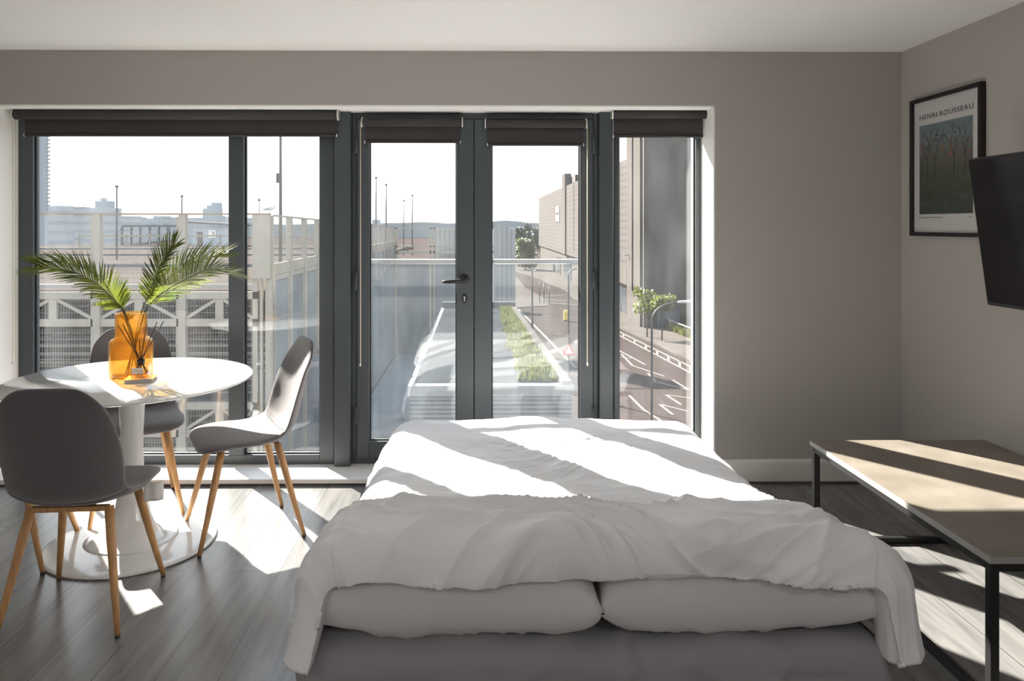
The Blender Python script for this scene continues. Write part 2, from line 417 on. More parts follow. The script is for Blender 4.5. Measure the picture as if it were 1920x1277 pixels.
# ------------------------------------------------------------------ windows and doors
def X(px, Y=YF): return P(px, 422, Y).x
def Z(py, Y=YF): return P(900, py, Y).z
FY0, FY1 = 4.395, 4.465
ZS = 0.036
def window(name, xa, xb, mull=(), fw=.055, zb=0.05, label_frame=None):
    root = empty(name, ((xa + xb) / 2, YF, ZS), kind='structure')
    f = MB()
    f.box(xa, xa + fw, FY0, FY1, ZS, OZ - .008); f.box(xb - fw, xb, FY0, FY1, ZS, OZ - .008)
    f.box(xa + fw, xb - fw, FY0, FY1, ZS, ZS + zb); f.box(xa + fw, xb - fw, FY0, FY1, OZ - .07, OZ - .008)
    for m0, m1 in mull: f.box(m0, m1, FY0 - .012, FY1, ZS + zb, OZ - .07)
    f.build('window_frame', M['frame'], root, bevel=.004)
    edges = [xa + fw] + [q for mm in mull for q in mm] + [xb - fw]
    for i in range(0, len(edges), 2):
        a, c = edges[i], edges[i + 1]
        z0, z1 = ZS + zb, OZ - .07
        g = MB(); g.box(a, c, YF + .008, YF + .020, z0, z1)
        go = g.build('window_pane', M['glass'], root)
        s_ = MB()
        for q in ((a, a + .007, z0, z1), (c - .007, c, z0, z1), (a + .007, c - .007, z0, z0 + .007), (a + .007, c - .007, z1 - .007, z1)):
            s_.box(q[0], q[1], YF - .002, YF + .008, q[2], q[3])
        s_.build('rubber_seal', M['seal'], go)
    return root
xm0, xm1 = X(432), X(460)
window('window_1', OXL + .008, X(628, 4.42), [(xm0, xm1)], fw=.085, zb=.055)
window('window_2', X(1150), OXR - .008, (), fw=.03, zb=.055)
# thick posts either side of the doors
struct('trim_7', MB().box(X(627, 4.35), X(657, 4.35), 4.345, 4.50, ZS, OZ - .008), M['frame'], bevel=.004)
struct('trim_8', MB().box(X(1124, 4.35), X(1149, 4.35), 4.345, 4.50, ZS, OZ - .008), M['frame'], bevel=.004)
# outer door frame
xd0, xdm, xd1 = X(657, 4.35) + .0005, X(889), X(1124, 4.35) - .0005
f = MB(); f.box(xd0, xd0 + .028, 4.40, 4.48, ZS, OZ - .008); f.box(xd1 - .028, xd1, 4.40, 4.48, ZS, OZ - .008)
f.box(xd0 + .028, xd1 - .028, 4.40, 4.48, OZ - .045, OZ - .008); f.box(xd0 + .028, xd1 - .028, 4.40, 4.48, ZS, ZS + .03)
struct('trim_9', f, M['frame'], bevel=.003)
def door(name, xa, xb, ga, gb):
    root = empty(name, ((xa + xb) / 2, YF, ZS), kind='structure')
    y0, y1 = 4.385, 4.455; z0, z1 = ZS + .034, OZ - .048
    f = MB(); f.box(xa, ga, y0, y1, z0, z1); f.box(gb, xb, y0, y1, z0, z1); f.box(ga, gb, y0, y1, z0, z0 + .10); f.box(ga, gb, y0, y1, z1 - .085, z1)
    f.build('door_frame', M['frame'], root, bevel=.004)
    g = MB().box(ga, gb, YF + .004, YF + .016, z0 + .10, z1 - .085).build('glass_pane', M['glass'], root)
    s_ = MB()
    za, zb = z0 + .10, z1 - .085
    for q in ((ga, ga + .006, za, zb), (gb - .006, gb, za, zb), (ga + .006, gb - .006, za, za + .006), (ga + .006, gb - .006, zb - .006, zb)):
        s_.box(q[0], q[1], YF - .008, YF + .004, q[2], q[3])
    s_.build('rubber_seal', M['seal'], g)
    return root
d1 = door('door_1', xd0 + .030, xdm - .0015, X(694), X(856))
MB().box(xdm - .014, xdm + .014, 4.455, 4.467, ZS + .034, OZ - .048).build('meeting_strip', M['frame'], d1)
d2 = door('door_2', xdm + .0015, xd1 - .030, X(922), X(1086))
def hinges(root, x, zs):
    for z in zs:
        h = MB(); h.tube([(x, 4.378, z - .055), (x, 4.378, z + .055)], .008, 10); h.box(x - .012, x + .012, 4.378, 4.386, z - .045, z + .045)
        h.build('hinge', M['frame'], root)
hinges(d1, xd0 + .028, (Z(525), Z(775), Z(272)))
hinges(d2, xd1 - .028, (Z(525), Z(775), Z(272)))
# lever handle with rosette and lock
hx, hz = X(871, 4.38), Z(523, 4.38)
h = MB(); h.lathe([(0, 0), (.026, 0), (.028, .003), (.028, .009), (.024, .012), (0, .012)], (0, 0, 0), 24)
h.v = [(hx + a, 4.386 - c, hz + b) for a, b, c in h.v]
h.tube([(hx, 4.38, hz), (hx, 4.335, hz), (hx - .008, 4.327, hz - .004), (hx - .03, 4.325, hz - .008), (hx - .07, 4.325, hz - .012), (hx - .115, 4.327, hz - .013), (hx - .128, 4.329, hz - .013)],
       [.010, .010, .011, .011, .012, .010, .004], 12)
h.build('door_handle', M['black'], d1)
lk = MB(); lz = Z(560, 4.38)
lk.prism([(hx + .015 * math.cos(a) , lz + .026 * math.sin(a)) for a in [2 * PI * k / 24 for k in range(24)]], 'y', 4.377, 4.386)
lo = lk.build('lock_escutcheon', M['black'], d1, bevel=.001)
ck = MB(); ck.prism([(hx + .006 * math.cos(a), lz + .008 + .006 * math.sin(a)) for a in [2 * PI * k / 16 for k in range(16)]], 'y', 4.373, 4.377)
ck.box(hx - .0035, hx + .0035, 4.373, 4.377, lz - .014, lz + .003)
ck.build('lock_cylinder', M['chrome'], lo)

# ------------------------------------------------------------------ roller blinds
def blind(xa, xb, Y, zr, r, zbot, label, cover=False, chain=None, cz=None, fx=None, wallx=None):
    root = empty('roller_blind', ((xa + xb) / 2, Y, zr), label, 'blind', 'charcoal roller blinds over the glazing')
    MB().tube([(xa, Y, zr), (xb, Y, zr)], r, 28).build('fabric_roll', M['blind'], root)
    fa, fb = (xa + .012, xb - .012) if fx is None else fx
    yf = Y + r * .9
    d = MB().box(fa, fb, yf - .0012, yf, zbot + .012, zr)
    d.build('blind_fabric', M['blind'], root)
    bb = MB(); n = 14
    bb.tube([(fa, yf - .001, zbot + .008), (fb, yf - .001, zbot + .008)], .008, 14)
    bo = bb.build('bottom_bar', M['blind'], root)
    for x, sgn in ((fa, -1), (fb, 1)):
        MB().tube([(x, yf - .001, zbot + .008), (x + sgn * .005, yf - .001, zbot + .008)], .0095, 12).build('end_cap', M['plastic'], bo)
    for x, sgn in ((xa, -1), (xb, 1)):
        br = MB(); br.tube([(x, Y, zr), (x + sgn * .006, Y, zr)], r + .003, 24)
        br.box(min(x, x + sgn * .006), max(x, x + sgn * .006), Y, Y + .05, zr - r * .8, zr + r + .008)
        br.build('bracket', M['plastic'], root)
    if cover:
        MB().box(xa - .006, xb + .006, Y - .012, Y + .05, zr + r + .008, zr + r + .016).build('mounting_rail', M['plastic'], root)
    if chain:
        c = MB(); cx_ = chain
        pts = []
        for k in range(13):
            a = PI * k / 12
            pts.append((cx_ , Y - math.cos(a) * .012, cz - math.sin(a) * .012))
        pts = [(cx_, Y - .012, zr)] + pts + [(cx_, Y + .012, zr)]
        c.tube(pts, .0017, 6)
        c.build('pull_chain', M['chain'], root)
        if cz > 0.3:
            k = MB(); k.lathe([(0, -.012), (.005, -.008), (.005, .006), (.002, .010), (0, .010)], (cx_, Y - .012, cz - .008), 10)
            k.build('chain_weight', M['plastic'], root)
    return root
YBl = 4.30
blind(X(28, YBl), X(633, YBl), YBl, Z(216, YBl), .029, Z(256, YBl), 'widest charcoal roller blind, over the double window behind the table', True,
      chain=X(30, YBl) - .012, cz=Z(675, YBl), fx=(X(42, YBl), X(629, YBl)))
YD = 4.348
blind(X(680, YD), X(866, YD), YD, Z(230, YD), .024, Z(268, YD), 'charcoal roller blind on the left door leaf, above the lever handle', chain=X(677, YD) - .003, cz=Z(680, YD))
blind(X(911, YD), X(1098, YD), YD, Z(232, YD), .024, Z(273, YD), 'charcoal roller blind on the right door leaf', chain=X(1100, YD) + .003, cz=Z(680, YD))
blind(X(1149, YBl), X(1325, YBl), YBl, Z(214, YBl), .025, Z(257, YBl), 'charcoal roller blind on the narrow window right of the doors', True,
      chain=X(1327, YBl) + .008, cz=Z(640, YBl), fx=(X(1152, YBl), X(1320, YBl)))

# ------------------------------------------------------------------ glass balustrade outside the doors
root = empty('balustrade', (X(890, 4.62), 4.64, 0), 'steel-railed clear glass guard just outside the double doors', 'railing')
xa, xb = X(640, 4.64), X(1140, 4.64)
zr = Z(490, 4.64)
rl = MB(); rl.box(xa, xb, 4.615, 4.665, zr - .018, zr + .014); rl.build('handrail', M['chrome'], root, bevel=.006)
MB().box(xa + .01, xb - .01, 4.633, 4.647, 0.02, zr - .018).build('glass_panel', M['glass'], root)
MB().box(xa, xb, 4.615, 4.665, -.06, .05).build('bottom_channel', M['frame'], root)

# ------------------------------------------------------------------ bed
BX0, BX1, BY0, BY1 = -.50, 1.14, 2.005, 3.86
bxc = (BX0 + BX1) / 2
bed = empty('bed', (bxc, 2.9, 0), 'low double bed with a grey fitted sheet in the middle of the room', 'bed')
def soft_box(x0, x1, y0, y1, z0, z1, n, amp, seed, rr, fn=None):
    """rounded cushion-like block with wrinkles, as a closed grid of rings"""
    cx_, cy_, cz_ = (x0 + x1) / 2, (y0 + y1) / 2, (z0 + z1) / 2
    hx_, hy_, hz_ = (x1 - x0) / 2, (y1 - y0) / 2, (z1 - z0) / 2
    mb = MB()
    def pt(d):
        # project direction cube point to rounded box
        px_, py_, pz_ = d
        q = Vector((px_ * hx_, py_ * hy_, pz_ * hz_))
        inner = Vector((max(-hx_ + rr, min(hx_ - rr, q.x)), max(-hy_ + rr, min(hy_ - rr, q.y)), max(-hz_ + rr, min(hz_ - rr, q.z))))
        e_ = q - inner
        nrm = e_.normalized() if e_.length > 1e-6 else Vector((0, 0, 1 if pz_ > 0 else -1))
        if e_.length > 1e-6: q = inner + nrm * rr
        s_ = Vector((q.x * 2.2 + seed, q.y * 3, q.z * 9))
        w_ = amp * (fbm(s_, 4) * .8 + (1 - abs(noise.noise(Vector((q.x * 5 + seed, q.y * 5, q.z * 6))))) ** 6 * 1.2)
        q = q + nrm * w_ + Vector((cx_, cy_, cz_))
        return fn(q) if fn else q
    nx, ny, nz_ = n
    def face(fu, nu, nv):
        mb.grid([[pt(fu(i / nu * 2 - 1, j / nv * 2 - 1)) for j in range(nv + 1)] for i in range(nu + 1)])
    face(lambda a, b_: (a, b_, 1), nx, ny); face(lambda a, b_: (a, b_, -1), nx, ny)
    face(lambda a, b_: (a, -1, b_), nx, nz_); face(lambda a, b_: (a, 1, b_), nx, nz_)
    face(lambda a, b_: (-1, a, b_), ny, nz_); face(lambda a, b_: (1, a, b_), ny, nz_)
    return mb
def weld(o, d=.0005):
    import bmesh
    bm = bmesh.new(); bm.from_mesh(o.data); bmesh.ops.remove_doubles(bm, verts=bm.verts, dist=d); bmesh.ops.recalc_face_normals(bm, faces=bm.faces); bm.to_mesh(o.data); bm.free()
    return o
weld(soft_box(BX0, BX1, BY0, BY1, .10, .302, (120, 60, 24), .012, 3.1, .07).build('mattress', M['sheet'], bed))
MB().box(BX0 + .05, BX1 - .05, BY0 + .06, BY1 - .05, .05, .11).build('base', M['base'], bed, bevel=.01)
for x in (BX0 + .12, BX1 - .12):
    for y in (BY0 + .15, BY1 - .15):
        MB().tube([(x, y, 0), (x, y, .05)], .025, 14).build('leg', M['base'], bed)

def duvet():
    NS, NT = 330, 250
    xc = bxc + .02; hw = .845; rad = .12
    rows = []
    Yfar, Yn = 3.90, 2.085
    def section(s, y):
        """s in [-1,1] : left hem .. over the top .. right hem ; returns point and outward normal (x,z)"""
        ny_ = (Yfar - y) / (Yfar - Yn)                 # 0 far .. 1 near
        b0 = .52 * abs(s) ** 2.5; bulge = max(0, min(1, (2.62 + b0 - y) / (.46 + b0))); bulge = bulge * bulge * (3 - 2 * bulge)
        zt = .428 - .012 * math.sin(PI * min(1, ny_)) + .128 * bulge
        w = hw - .055 + .03 * ny_
        drop = .155 + .03 * ny_ - .03 * bulge
        flat = w - rad; arc = rad * PI / 2; L = flat + arc + drop
        a = abs(s) * L; sg = -1 if s < 0 else 1
        crown = .02 * (1 - (min(a, flat) / flat) ** 2)
        if a < flat: p = (sg * a, zt + crown); n_ = (0, 1)
        elif a < flat + arc:
            t_ = (a - flat) / rad; p = (sg * (flat + rad * math.sin(t_)), zt - rad * (1 - math.cos(t_))); n_ = (sg * math.sin(t_), math.cos(t_))
        else:
            e_ = a - flat - arc; p = (sg * (w + e_ * .16), zt - rad - e_); n_ = (sg, .12)
        return Vector((xc + p[0], 0, p[1])), Vector((n_[0], 0, n_[1])).normalized(), zt, (a - flat) / max(1e-6, L - flat)
    def wr(x, y, s, t):
        q = Vector((x * 1.3, y * 3.2, s * 1.7))
        wv = .016 * fbm(q, 3)
        d = x * .35 + y
        near = max(0, min(1, (2.95 - y) / .5))
        wx, wy = .25 * noise.noise(Vector((x * 2, y * 2, 11))), .16 * noise.noise(Vector((x * 2.3, y * 2, 23)))
        x_, y_ = x + wx, y + wy
        r1 = noise.noise(Vector((x_ * 1.6 + 4, (y_ + .22 * x_) * 11, 1.5)))
        r2 = 1 - abs(noise.noise(Vector((x_ * 2.6 + 3, (y_ - .35 * x_) * 15, 7.5))))
        r3 = noise.noise(Vector((x_ * 1.1 + 9, (y_ + .1 * x_) * 6, 3.5)))
        tent = max(0, noise.noise(Vector((x * .9, y * 1.1, 31))) + .25)
        r4 = 1 - abs(noise.noise(Vector((x_ * 1.3 + 13, (y_ + .55 * x_) * 7, 41))))
        wv += r1 * .011 * (.30 + near) * (.4 + tent) + r2 ** 5 * .012 * (.25 + near * .75) * (.25 + tent) + r3 * .020 * near + r4 ** 7 * .016 * near
        c1 = 1 - abs(noise.noise(Vector((x_ * 1.5 + 30, (y_ - .30 * x_ + .12 * wx) * 22, 3.1))))
        c2 = 1 - abs(noise.noise(Vector((x_ * 2.2 - 20, (y_ + .45 * x_ + .2 * wy) * 19, 9.1))))
        f1 = 1 - abs(noise.noise(Vector((x_ * .9 + 60, (y_ + .25 * x_) * 4.6, 2.2)))); f2 = 1 - abs(noise.noise(Vector((x_ * 1.7 + 70, (y_ - .6 * x_) * 4.0, 8.2))))
        m1 = max(0, noise.noise(Vector((x * 1.6, y * 1.6, 51))) + .1); m2 = max(0, noise.noise(Vector((x * 1.9, y * 1.5, 77))) + .1)
        wv += ((c1 ** 8 * m1 * .020 + c2 ** 8 * m2 * .014) + f1 ** 4 * .030 * (.25 + near * .75) + f2 ** 5 * .020 * near) * max(0, min(1, (3.75 - y) * 2))
        wv += .0022 * noise.noise(Vector((x * 9, y * 30, 5)))
        return wv
    for j in range(NT + 1):
        t = j / NT
        row = []
        for i in range(NS + 1):
            s = i / NS * 2 - 1
            edge = max(0, abs(s) - .55) / .45
            Rl = .068 * (1 - edge) + .055 * edge
            Yn_s = Yn - .055 * edge + .012 * math.sin(s * 7)
            if t < .80:
                tt = t / .80
                y = Yfar + (Yn_s - Yfar) * tt
                p, n_, zt, sd = section(s, y)
                if tt < .04:                       # far edge turned down
                    q_ = 1 - tt / .04
                    p = p - n_ * (.10 * q_ * q_); y = y + .0
                p = p + Vector((0, y, 0)); nn = n_; yp = y
            else:
                tt = (t - .80) / .20
                p, n_, zt, sd = section(s, Yn_s)
                extra = .010 + .010 * math.sin(s * 5 + 1) + (.055 * max(0, s - .15)) + .012 * math.sin(s * 13)
                if abs(s) > .62: extra = extra * max(.5, 1 - (abs(s) - .62) * 2.5)
                Larc = Rl * R(100); LL = Larc + extra
                a = tt * LL; yp = Yn_s - a
                if a < Larc:
                    an = a / Rl
                    dep, fwd = Rl * (1 - math.cos(an)), Rl * math.sin(an)
                    nn = n_ * math.cos(an) + Vector((0, -1, 0)) * math.sin(an)
                else:
                    e_ = a - Larc
                    k = e_ / extra
                    dep = Rl * (1 - math.cos(R(100))) + e_ * .95
                    fwd = Rl * math.sin(R(100)) - e_ * .12 - .05 * max(0, k - .75) / .25
                    nn = Vector((0, -1, 0))
                p = p - n_ * dep + Vector((0, Yn_s - fwd, 0))
            # left front corner dips lower and forward
            wv = wr(p.x, yp, s, t) * (1.0 if abs(s) < .7 else .8)
            if abs(s) > .72:                       # soft vertical folds of the hanging sides
                wv += .020 * math.sin(p.y * 11 + 2 * fbm((p.y * 2, s, 0), 2)) * (abs(s) - .72) / .28
            if t > .80 and a > Larc: wv *= max(0, 1 - 1.3 * (a - Larc) / extra)
            p = p + nn * wv
            row.append(p)
        rows.append(row)
    mb = MB(); mb.grid(rows)
    o = mb.build('duvet', M['duvet'])
    so = o.modifiers.new('thickness', 'SOLIDIFY'); so.thickness = .009; so.offset = -1
    return o
tag(duvet(), 'crumpled white duvet spread over the bed and lapped over the pillows', 'duvet')

def pillow(cx_, cy_, cz_, lx, ly, lz, rot, seed):
    n = 60; mb = MB()
    for sg in (1, -1):
        rows = []
        for i in range(n + 1):
            row = []
            for j in range(n + 1):
                u = i / n * 2 - 1; v = j / n * 2 - 1
                pin = 1 - .10 * (1 - abs(v) ** 2) * abs(u) ** 3 * .5
                x = u * lx / 2 * (1 - .05 * (1 - v * v)); y = v * ly / 2 * (1 - .05 * (1 - u * u))
                h = ((1 - u ** 4) * (1 - v ** 4)) ** .40
                rad_ = math.exp(-((u * u - .8) ** 2) * 6)
                wv = .022 * fbm((x * 4 + seed, y * 5, sg), 3) + .012 * (1 - abs(noise.noise(Vector((x * 14 + seed, y * 3, sg))))) ** 6 * (abs(v) ** 1.5)
                row.append((x, y, sg * (lz / 2 * h + wv * h)))
            rows.append(row)
        mb.grid(rows)
    c, s_ = math.cos(rot), math.sin(rot)
    mb.v = [(cx_ + x * c - y * s_, cy_ + x * s_ + y * c, cz_ + z) for x, y, z in mb.v]
    return weld(mb.build('pillow', M['pillow']), .0008)
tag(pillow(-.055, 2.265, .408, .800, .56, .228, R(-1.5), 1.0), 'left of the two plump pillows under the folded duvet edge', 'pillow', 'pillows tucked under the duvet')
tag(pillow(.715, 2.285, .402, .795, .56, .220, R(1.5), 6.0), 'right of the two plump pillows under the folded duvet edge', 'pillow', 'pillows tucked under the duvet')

# ------------------------------------------------------------------ dining table
TX, TY = -1.565, 3.40
table = empty('dining_table', (TX, TY, 0), 'round white pedestal dining table by the window', 'table')
MB().lathe([(0, .716), (.30, .716), (.43, .720), (.505, .732), (.522, .738), (.525, .743), (.522, .747), (0, .747)], (TX, TY, 0), 96).build('tabletop', M['gloss'], table)
MB().lathe([(.075, .716), (.062, .69), (.054, .62), (.048, .50), (.047, .42), (.052, .32), (.062, .22), (.078, .13), (.098, .075), (.130, .045), (.18, .030), (.20, .026)], (TX, TY, 0), 64).build('pedestal', M['gloss'], table)
MB().lathe([(0, 0), (.355, 0), (.362, .004), (.362, .010), (.35, .014), (.26, .021), (.18, .028), (0, .028)], (TX, TY, 0), 96).build('base', M['gloss'], table)

# ------------------------------------------------------------------ dining chairs
def spline(pts, t):
    n = len(pts) - 1; x = t * n; i = min(int(x), n - 1); u = x - i
    p0, p1, p2, p3 = pts[max(i - 1, 0)], pts[i], pts[i + 1], pts[min(i + 2, n)]
    return tuple(.5 * (2 * b_ + (c - a) * u + (2 * a - 5 * b_ + 4 * c - d) * u * u + (3 * b_ - a - 3 * c + d) * u ** 3) for a, b_, c, d in zip(p0, p1, p2, p3))
#          y      z     halfw  curl   thick
PROF = [(.225, .432, .175, .000, .030), (.185, .450, .212, .004, .040), (.08, .455, .226, .010, .040), (-.04, .448, .222, .016, .040),
        (-.135, .452, .212, .034, .042), (-.196, .490, .205, .048, .038), (-.228, .560, .208, .055, .034), (-.250, .650, .207, .050, .032),
        (-.270, .740, .194, .036, .030), (-.288, .820, .176, .014, .029), (-.300, .888, .150, .000, .026)]
def shell(v0, v1, nv=44, nu=30, close0=True, close1=True):
    mb = MB(); rows = []
    for i in range(nv + 1):
        k = i / nv; v = v0 + (v1 - v0) * k
        y, z, hw, curl, th = spline(PROF, v)
        y2, z2 = spline(PROF, min(1, v + .01))[:2]; y1, z1 = spline(PROF, max(0, v - .01))[:2]
        tg = Vector((0, y2 - y1, z2 - z1)).normalized(); nrm = Vector((0, -tg.z, tg.y))
        if nrm.z < 0 and v < .3: nrm = -nrm
        nrm = Vector((0, tg.z, -tg.y))           # towards the sitter
        e0 = min(1, k * 14) if close0 else 1; e1 = min(1, (1 - k) * 14) if close1 else 1
        dv0 = v / .075 if v < .075 else 1; dv1 = (1 - v) / .085 if v > .915 else 1
        dvw = min(1, v / .13); wf = math.sqrt(max(0, 1 - (1 - dvw) ** 2)) * .42 + .58
        dvt = min(1, (1 - v) / .15); wf2 = math.sqrt(max(0, 1 - (1 - dvt) ** 2)) * .60 + .40
        tf = math.sqrt(max(0.0, 1 - (1 - min(dv0, dv1)) ** 2)) if min(dv0, dv1) < 1 else 1
        seamf = 1 - .35 * max(0, 1 - min(k if v0 > 0 else 9, (1 - k) if v1 < 1 else 9) * 16)
        hw *= wf * wf2; T = max(.0015, th / 2 * tf * seamf)
        ring = []
        for a in range(nu * 2):
            an = 2 * PI * a / (nu * 2)
            c_, s_ = math.cos(an), math.sin(an)
            u = abs(c_) ** .55 * (1 if c_ > 0 else -1); h = abs(s_) ** .75 * (1 if s_ > 0 else -1)
            cc = curl * abs(u) ** 2.2
            p = Vector((u * hw, y, z)) + nrm * (cc + h * T)
            ring.append(p)
        rows.append(ring)
    mb.grid(rows, closed=True)
    n = nu * 2
    mb.f.append(tuple(range(n))); mb.s.append(True); mb.f.append(tuple((nv) * n + q for q in range(n))); mb.s.append(True)
    return mb
def make_chair():
    root = empty('dining_chair', (0, 0, 0))
    shell(0, .440, 34).build('seat', M['chair'], root)
    shell(.440, 1, 46).build('backrest', M['chair'], root)
    sm = MB(); pts = []
    y, z, hw, curl, th = spline(PROF, .440)
    y2, z2 = spline(PROF, .45)[:2]; y1, z1 = spline(PROF, .43)[:2]; tg = Vector((0, y2 - y1, z2 - z1)).normalized(); nrm = Vector((0, tg.z, -tg.y))
    for k in range(17):
        u = (k / 16 * 2 - 1) * .985
        pts.append(Vector((u * hw, y, z)) + nrm * (curl * abs(u) ** 2.2 + th * .42 * (1 - abs(u) ** 6)))
    sm.tube(pts, .003, 6); sm.build('seam', M['chair'], root)
    for sx in (-1, 1):
        for sy in (-1, 1):
            top = Vector((sx * .135, sy * .125, .425)); bot = Vector((sx * .205, sy * .228 , .0))
            l = MB(); l.tube([bot + Vector((0, 0, .012)) * 1, bot.lerp(top, .3), bot.lerp(top, .75), top], [.0095, .0125, .0165, .0165], 14)
            lo_ = l.build('leg', M['wood'], root)
            MB().tube([bot, bot + Vector((0, 0, .0125))], [.009, .0097], 12).build('foot_tip', M['tip'], lo_)
    for sy in (-1, 1):
        MB().bar((-.135, sy * .125, .419), (.135, sy * .125, .419), .028, .018).build('crossbar', M['wood'], root, bevel=.003)
    MB().bar((0, -.125, .418), (0, .125, .418), .05, .006).build('mounting_plate', M['steel'], root)
    return root
CH = [((-1.475, 2.83), R(4), 'dining chair nearest the camera, its dark back turned to us', True),
      ((-1.10, 3.53), R(118.7), 'dining chair right of the table in sunlight, facing left', True),
      ((-1.735, 3.795), R(180 + 28), 'dining chair behind the table, its back towards the window', False),
      ((-2.05, 3.255), R(-90 + 10), 'dining chair at the left edge, almost hidden by the nearest chair', False)]
proto = make_chair()
for i, ((x, y), rz, lab, tg_) in enumerate(CH):
    c = proto if i == 0 else copy_tree(proto)
    c.location = (x, y, 0); c.rotation_euler = (0, 0, rz)
    tag(c, 'grey upholstered ' + lab, 'chair', 'grey shell chairs with beech legs around the table')
    c['_tag'] = tg_
    if i == 1: pass
chairs = [o for o in COL.objects if o.name.startswith('dining_chair')]
def care_tag(parent, x, y, z, rz, w=.07, h=.075):
    t = MB(); n = 8
    rows = [[(x + (k / n - .5) * w * math.cos(rz), y + (k / n - .5) * w * math.sin(rz) + .004 * math.sin(k * .9), z - j / 4 * h) for k in range(n + 1)] for j in range(5)]
    t.grid(rows); o = t.build('care_tag', M['paper'], None, recalc=False); o.parent = parent
    so = o.modifiers.new('thick', 'SOLIDIFY'); so.thickness = .0008
    return o
for c in chairs:
    if c['_tag']:
        if c.location.y < 3: care_tag(c, .205, .12, .425, R(20))
        else: care_tag(c, .06, .185, .432, R(0), .05, .05)
    del c['_tag']

# ------------------------------------------------------------------ vase, palm fronds, reed diffuser
VX, VY, VZ = P(246, 700, 3.44).x, 3.44, .747
vase = MB()
vo = [(.0, .0), (.088, .0), (.094, .006), (.0945, .012), (.0945, .150), (.092, .162), (.083, .172), (.072, .178), (.0685, .186), (.0685, .285), (.070, .290), (.0665, .292)]
vi = [(.064, .286), (.064, .184), (.066, .176), (.080, .165), (.088, .155), (.089, .148), (.089, .016), (.0, .014)]
vase.lathe(vo + vi, (VX, VY, VZ), 64)
tag(vase.build('vase', M['amber']), 'amber glass vase with a stepped neck on the white table', 'vase')

def frond(ctrl, leaf_len, name_label, droop=.35, start=.38, n=44, seed=0, mid=None, twist=0.0):
    rnd = random.Random(seed)
    root = empty('palm_frond', ctrl[0], name_label, 'palm leaf', 'palm fronds in the amber vase')
    pts = [Vector(spline([tuple(c) for c in ctrl], k / 40)) for k in range(41)]
    st = MB(); st.tube(pts, [.0034 - .0022 * k / 40 for k in range(41)], 8); st.build('stem', M['stem'], root)
    lf = MB()
    for k in range(n):
        t = start + (1 - start) * (k + .5) / n
        p = Vector(spline([tuple(c) for c in ctrl], t)); p2 = Vector(spline([tuple(c) for c in ctrl], min(1, t + .02))); p1 = Vector(spline([tuple(c) for c in ctrl], max(0, t - .02)))
        d = (p2 - p1).normalized()
        side0 = d.cross(Vector((0, 0, 1)))
        if side0.length < .1: side0 = Vector((0, 1, 0))
        side0.normalize(); upv = side0.cross(d).normalized()
        side0 = Matrix.Rotation(twist, 3, d) @ side0; upv = Matrix.Rotation(twist, 3, d) @ upv
        q = (t - start) / (1 - start)
        L = leaf_len * (.42 + .58 * math.sin(PI * (q * .62 + .16))) * rnd.uniform(.9, 1.08)
        for sg in (-1, 1):
            ang = R(62 - 40 * q + rnd.uniform(-5, 5))
            dirv = (d * math.cos(ang) + side0 * sg * math.sin(ang) + upv * rnd.uniform(.10, .38)).normalized()
            wd = .0041 * (1 - .35 * q)
            prev = None; rows = []
            pos = p.copy(); dv = dirv.copy()
            ns = 6
            wdir = dv.cross(upv).normalized()
            for s_ in range(ns + 1):
                a = s_ / ns
                ww = wd * (math.sin(PI * min(1, a * .9 + .12)) ** .7) if s_ < ns else .0002
                fold = upv * ww * .35
                rows.append([pos - wdir * ww + fold, pos, pos + wdir * ww + fold])
                pos = pos + dv * (L / ns)
                dv = (dv + Vector((0, 0, -droop * .22)) ).normalized()
            lf.grid(rows)
    lf.build('leaflets', M['palm'], root, recalc=False)
    return root
def VP_(px, py, dy=0): return P(px, py, VY + dy)
frond([VP_(262, 700, .0), VP_(240, 600, .0), VP_(218, 566), VP_(178, 530, -.02), VP_(128, 507, -.05), VP_(78, 502, -.09)], .150, 'palm frond arching lowest to the left out of the vase', .30, .30, 64, 1, twist=R(-35))
frond([VP_(258, 700, .02), VP_(236, 598, .02), VP_(213, 556, .03), VP_(170, 510, .05), VP_(120, 492, .07), VP_(78, 492, .1)], .130, 'palm frond reaching left just above the lowest one', .35, .38, 50, 2, twist=R(25))
frond([VP_(240, 700, .0), VP_(261, 600, .0), VP_(280, 548, .0), VP_(297, 505, .0), VP_(314, 475, .0), VP_(326, 462, .0)], .105, 'shortest palm frond, standing most upright in the vase', .15, .34, 48, 3, twist=R(60))
frond([VP_(236, 700, .02), VP_(268, 598, .01), VP_(296, 556, .0), VP_(345, 526, -.03), VP_(390, 506, -.06), VP_(428, 512, -.1)], .150, 'palm frond arching furthest right, yellow-green at its tip', .25, .30, 64, 4, twist=R(-35))
frond([VP_(244, 700, -.01), VP_(266, 600, .03), VP_(292, 548, .06), VP_(335, 505, .1), VP_(378, 485, .13), VP_(415, 478, .16)], .130, 'upper right palm frond behind the furthest-reaching one', .20, .34, 54, 5, twist=R(30))

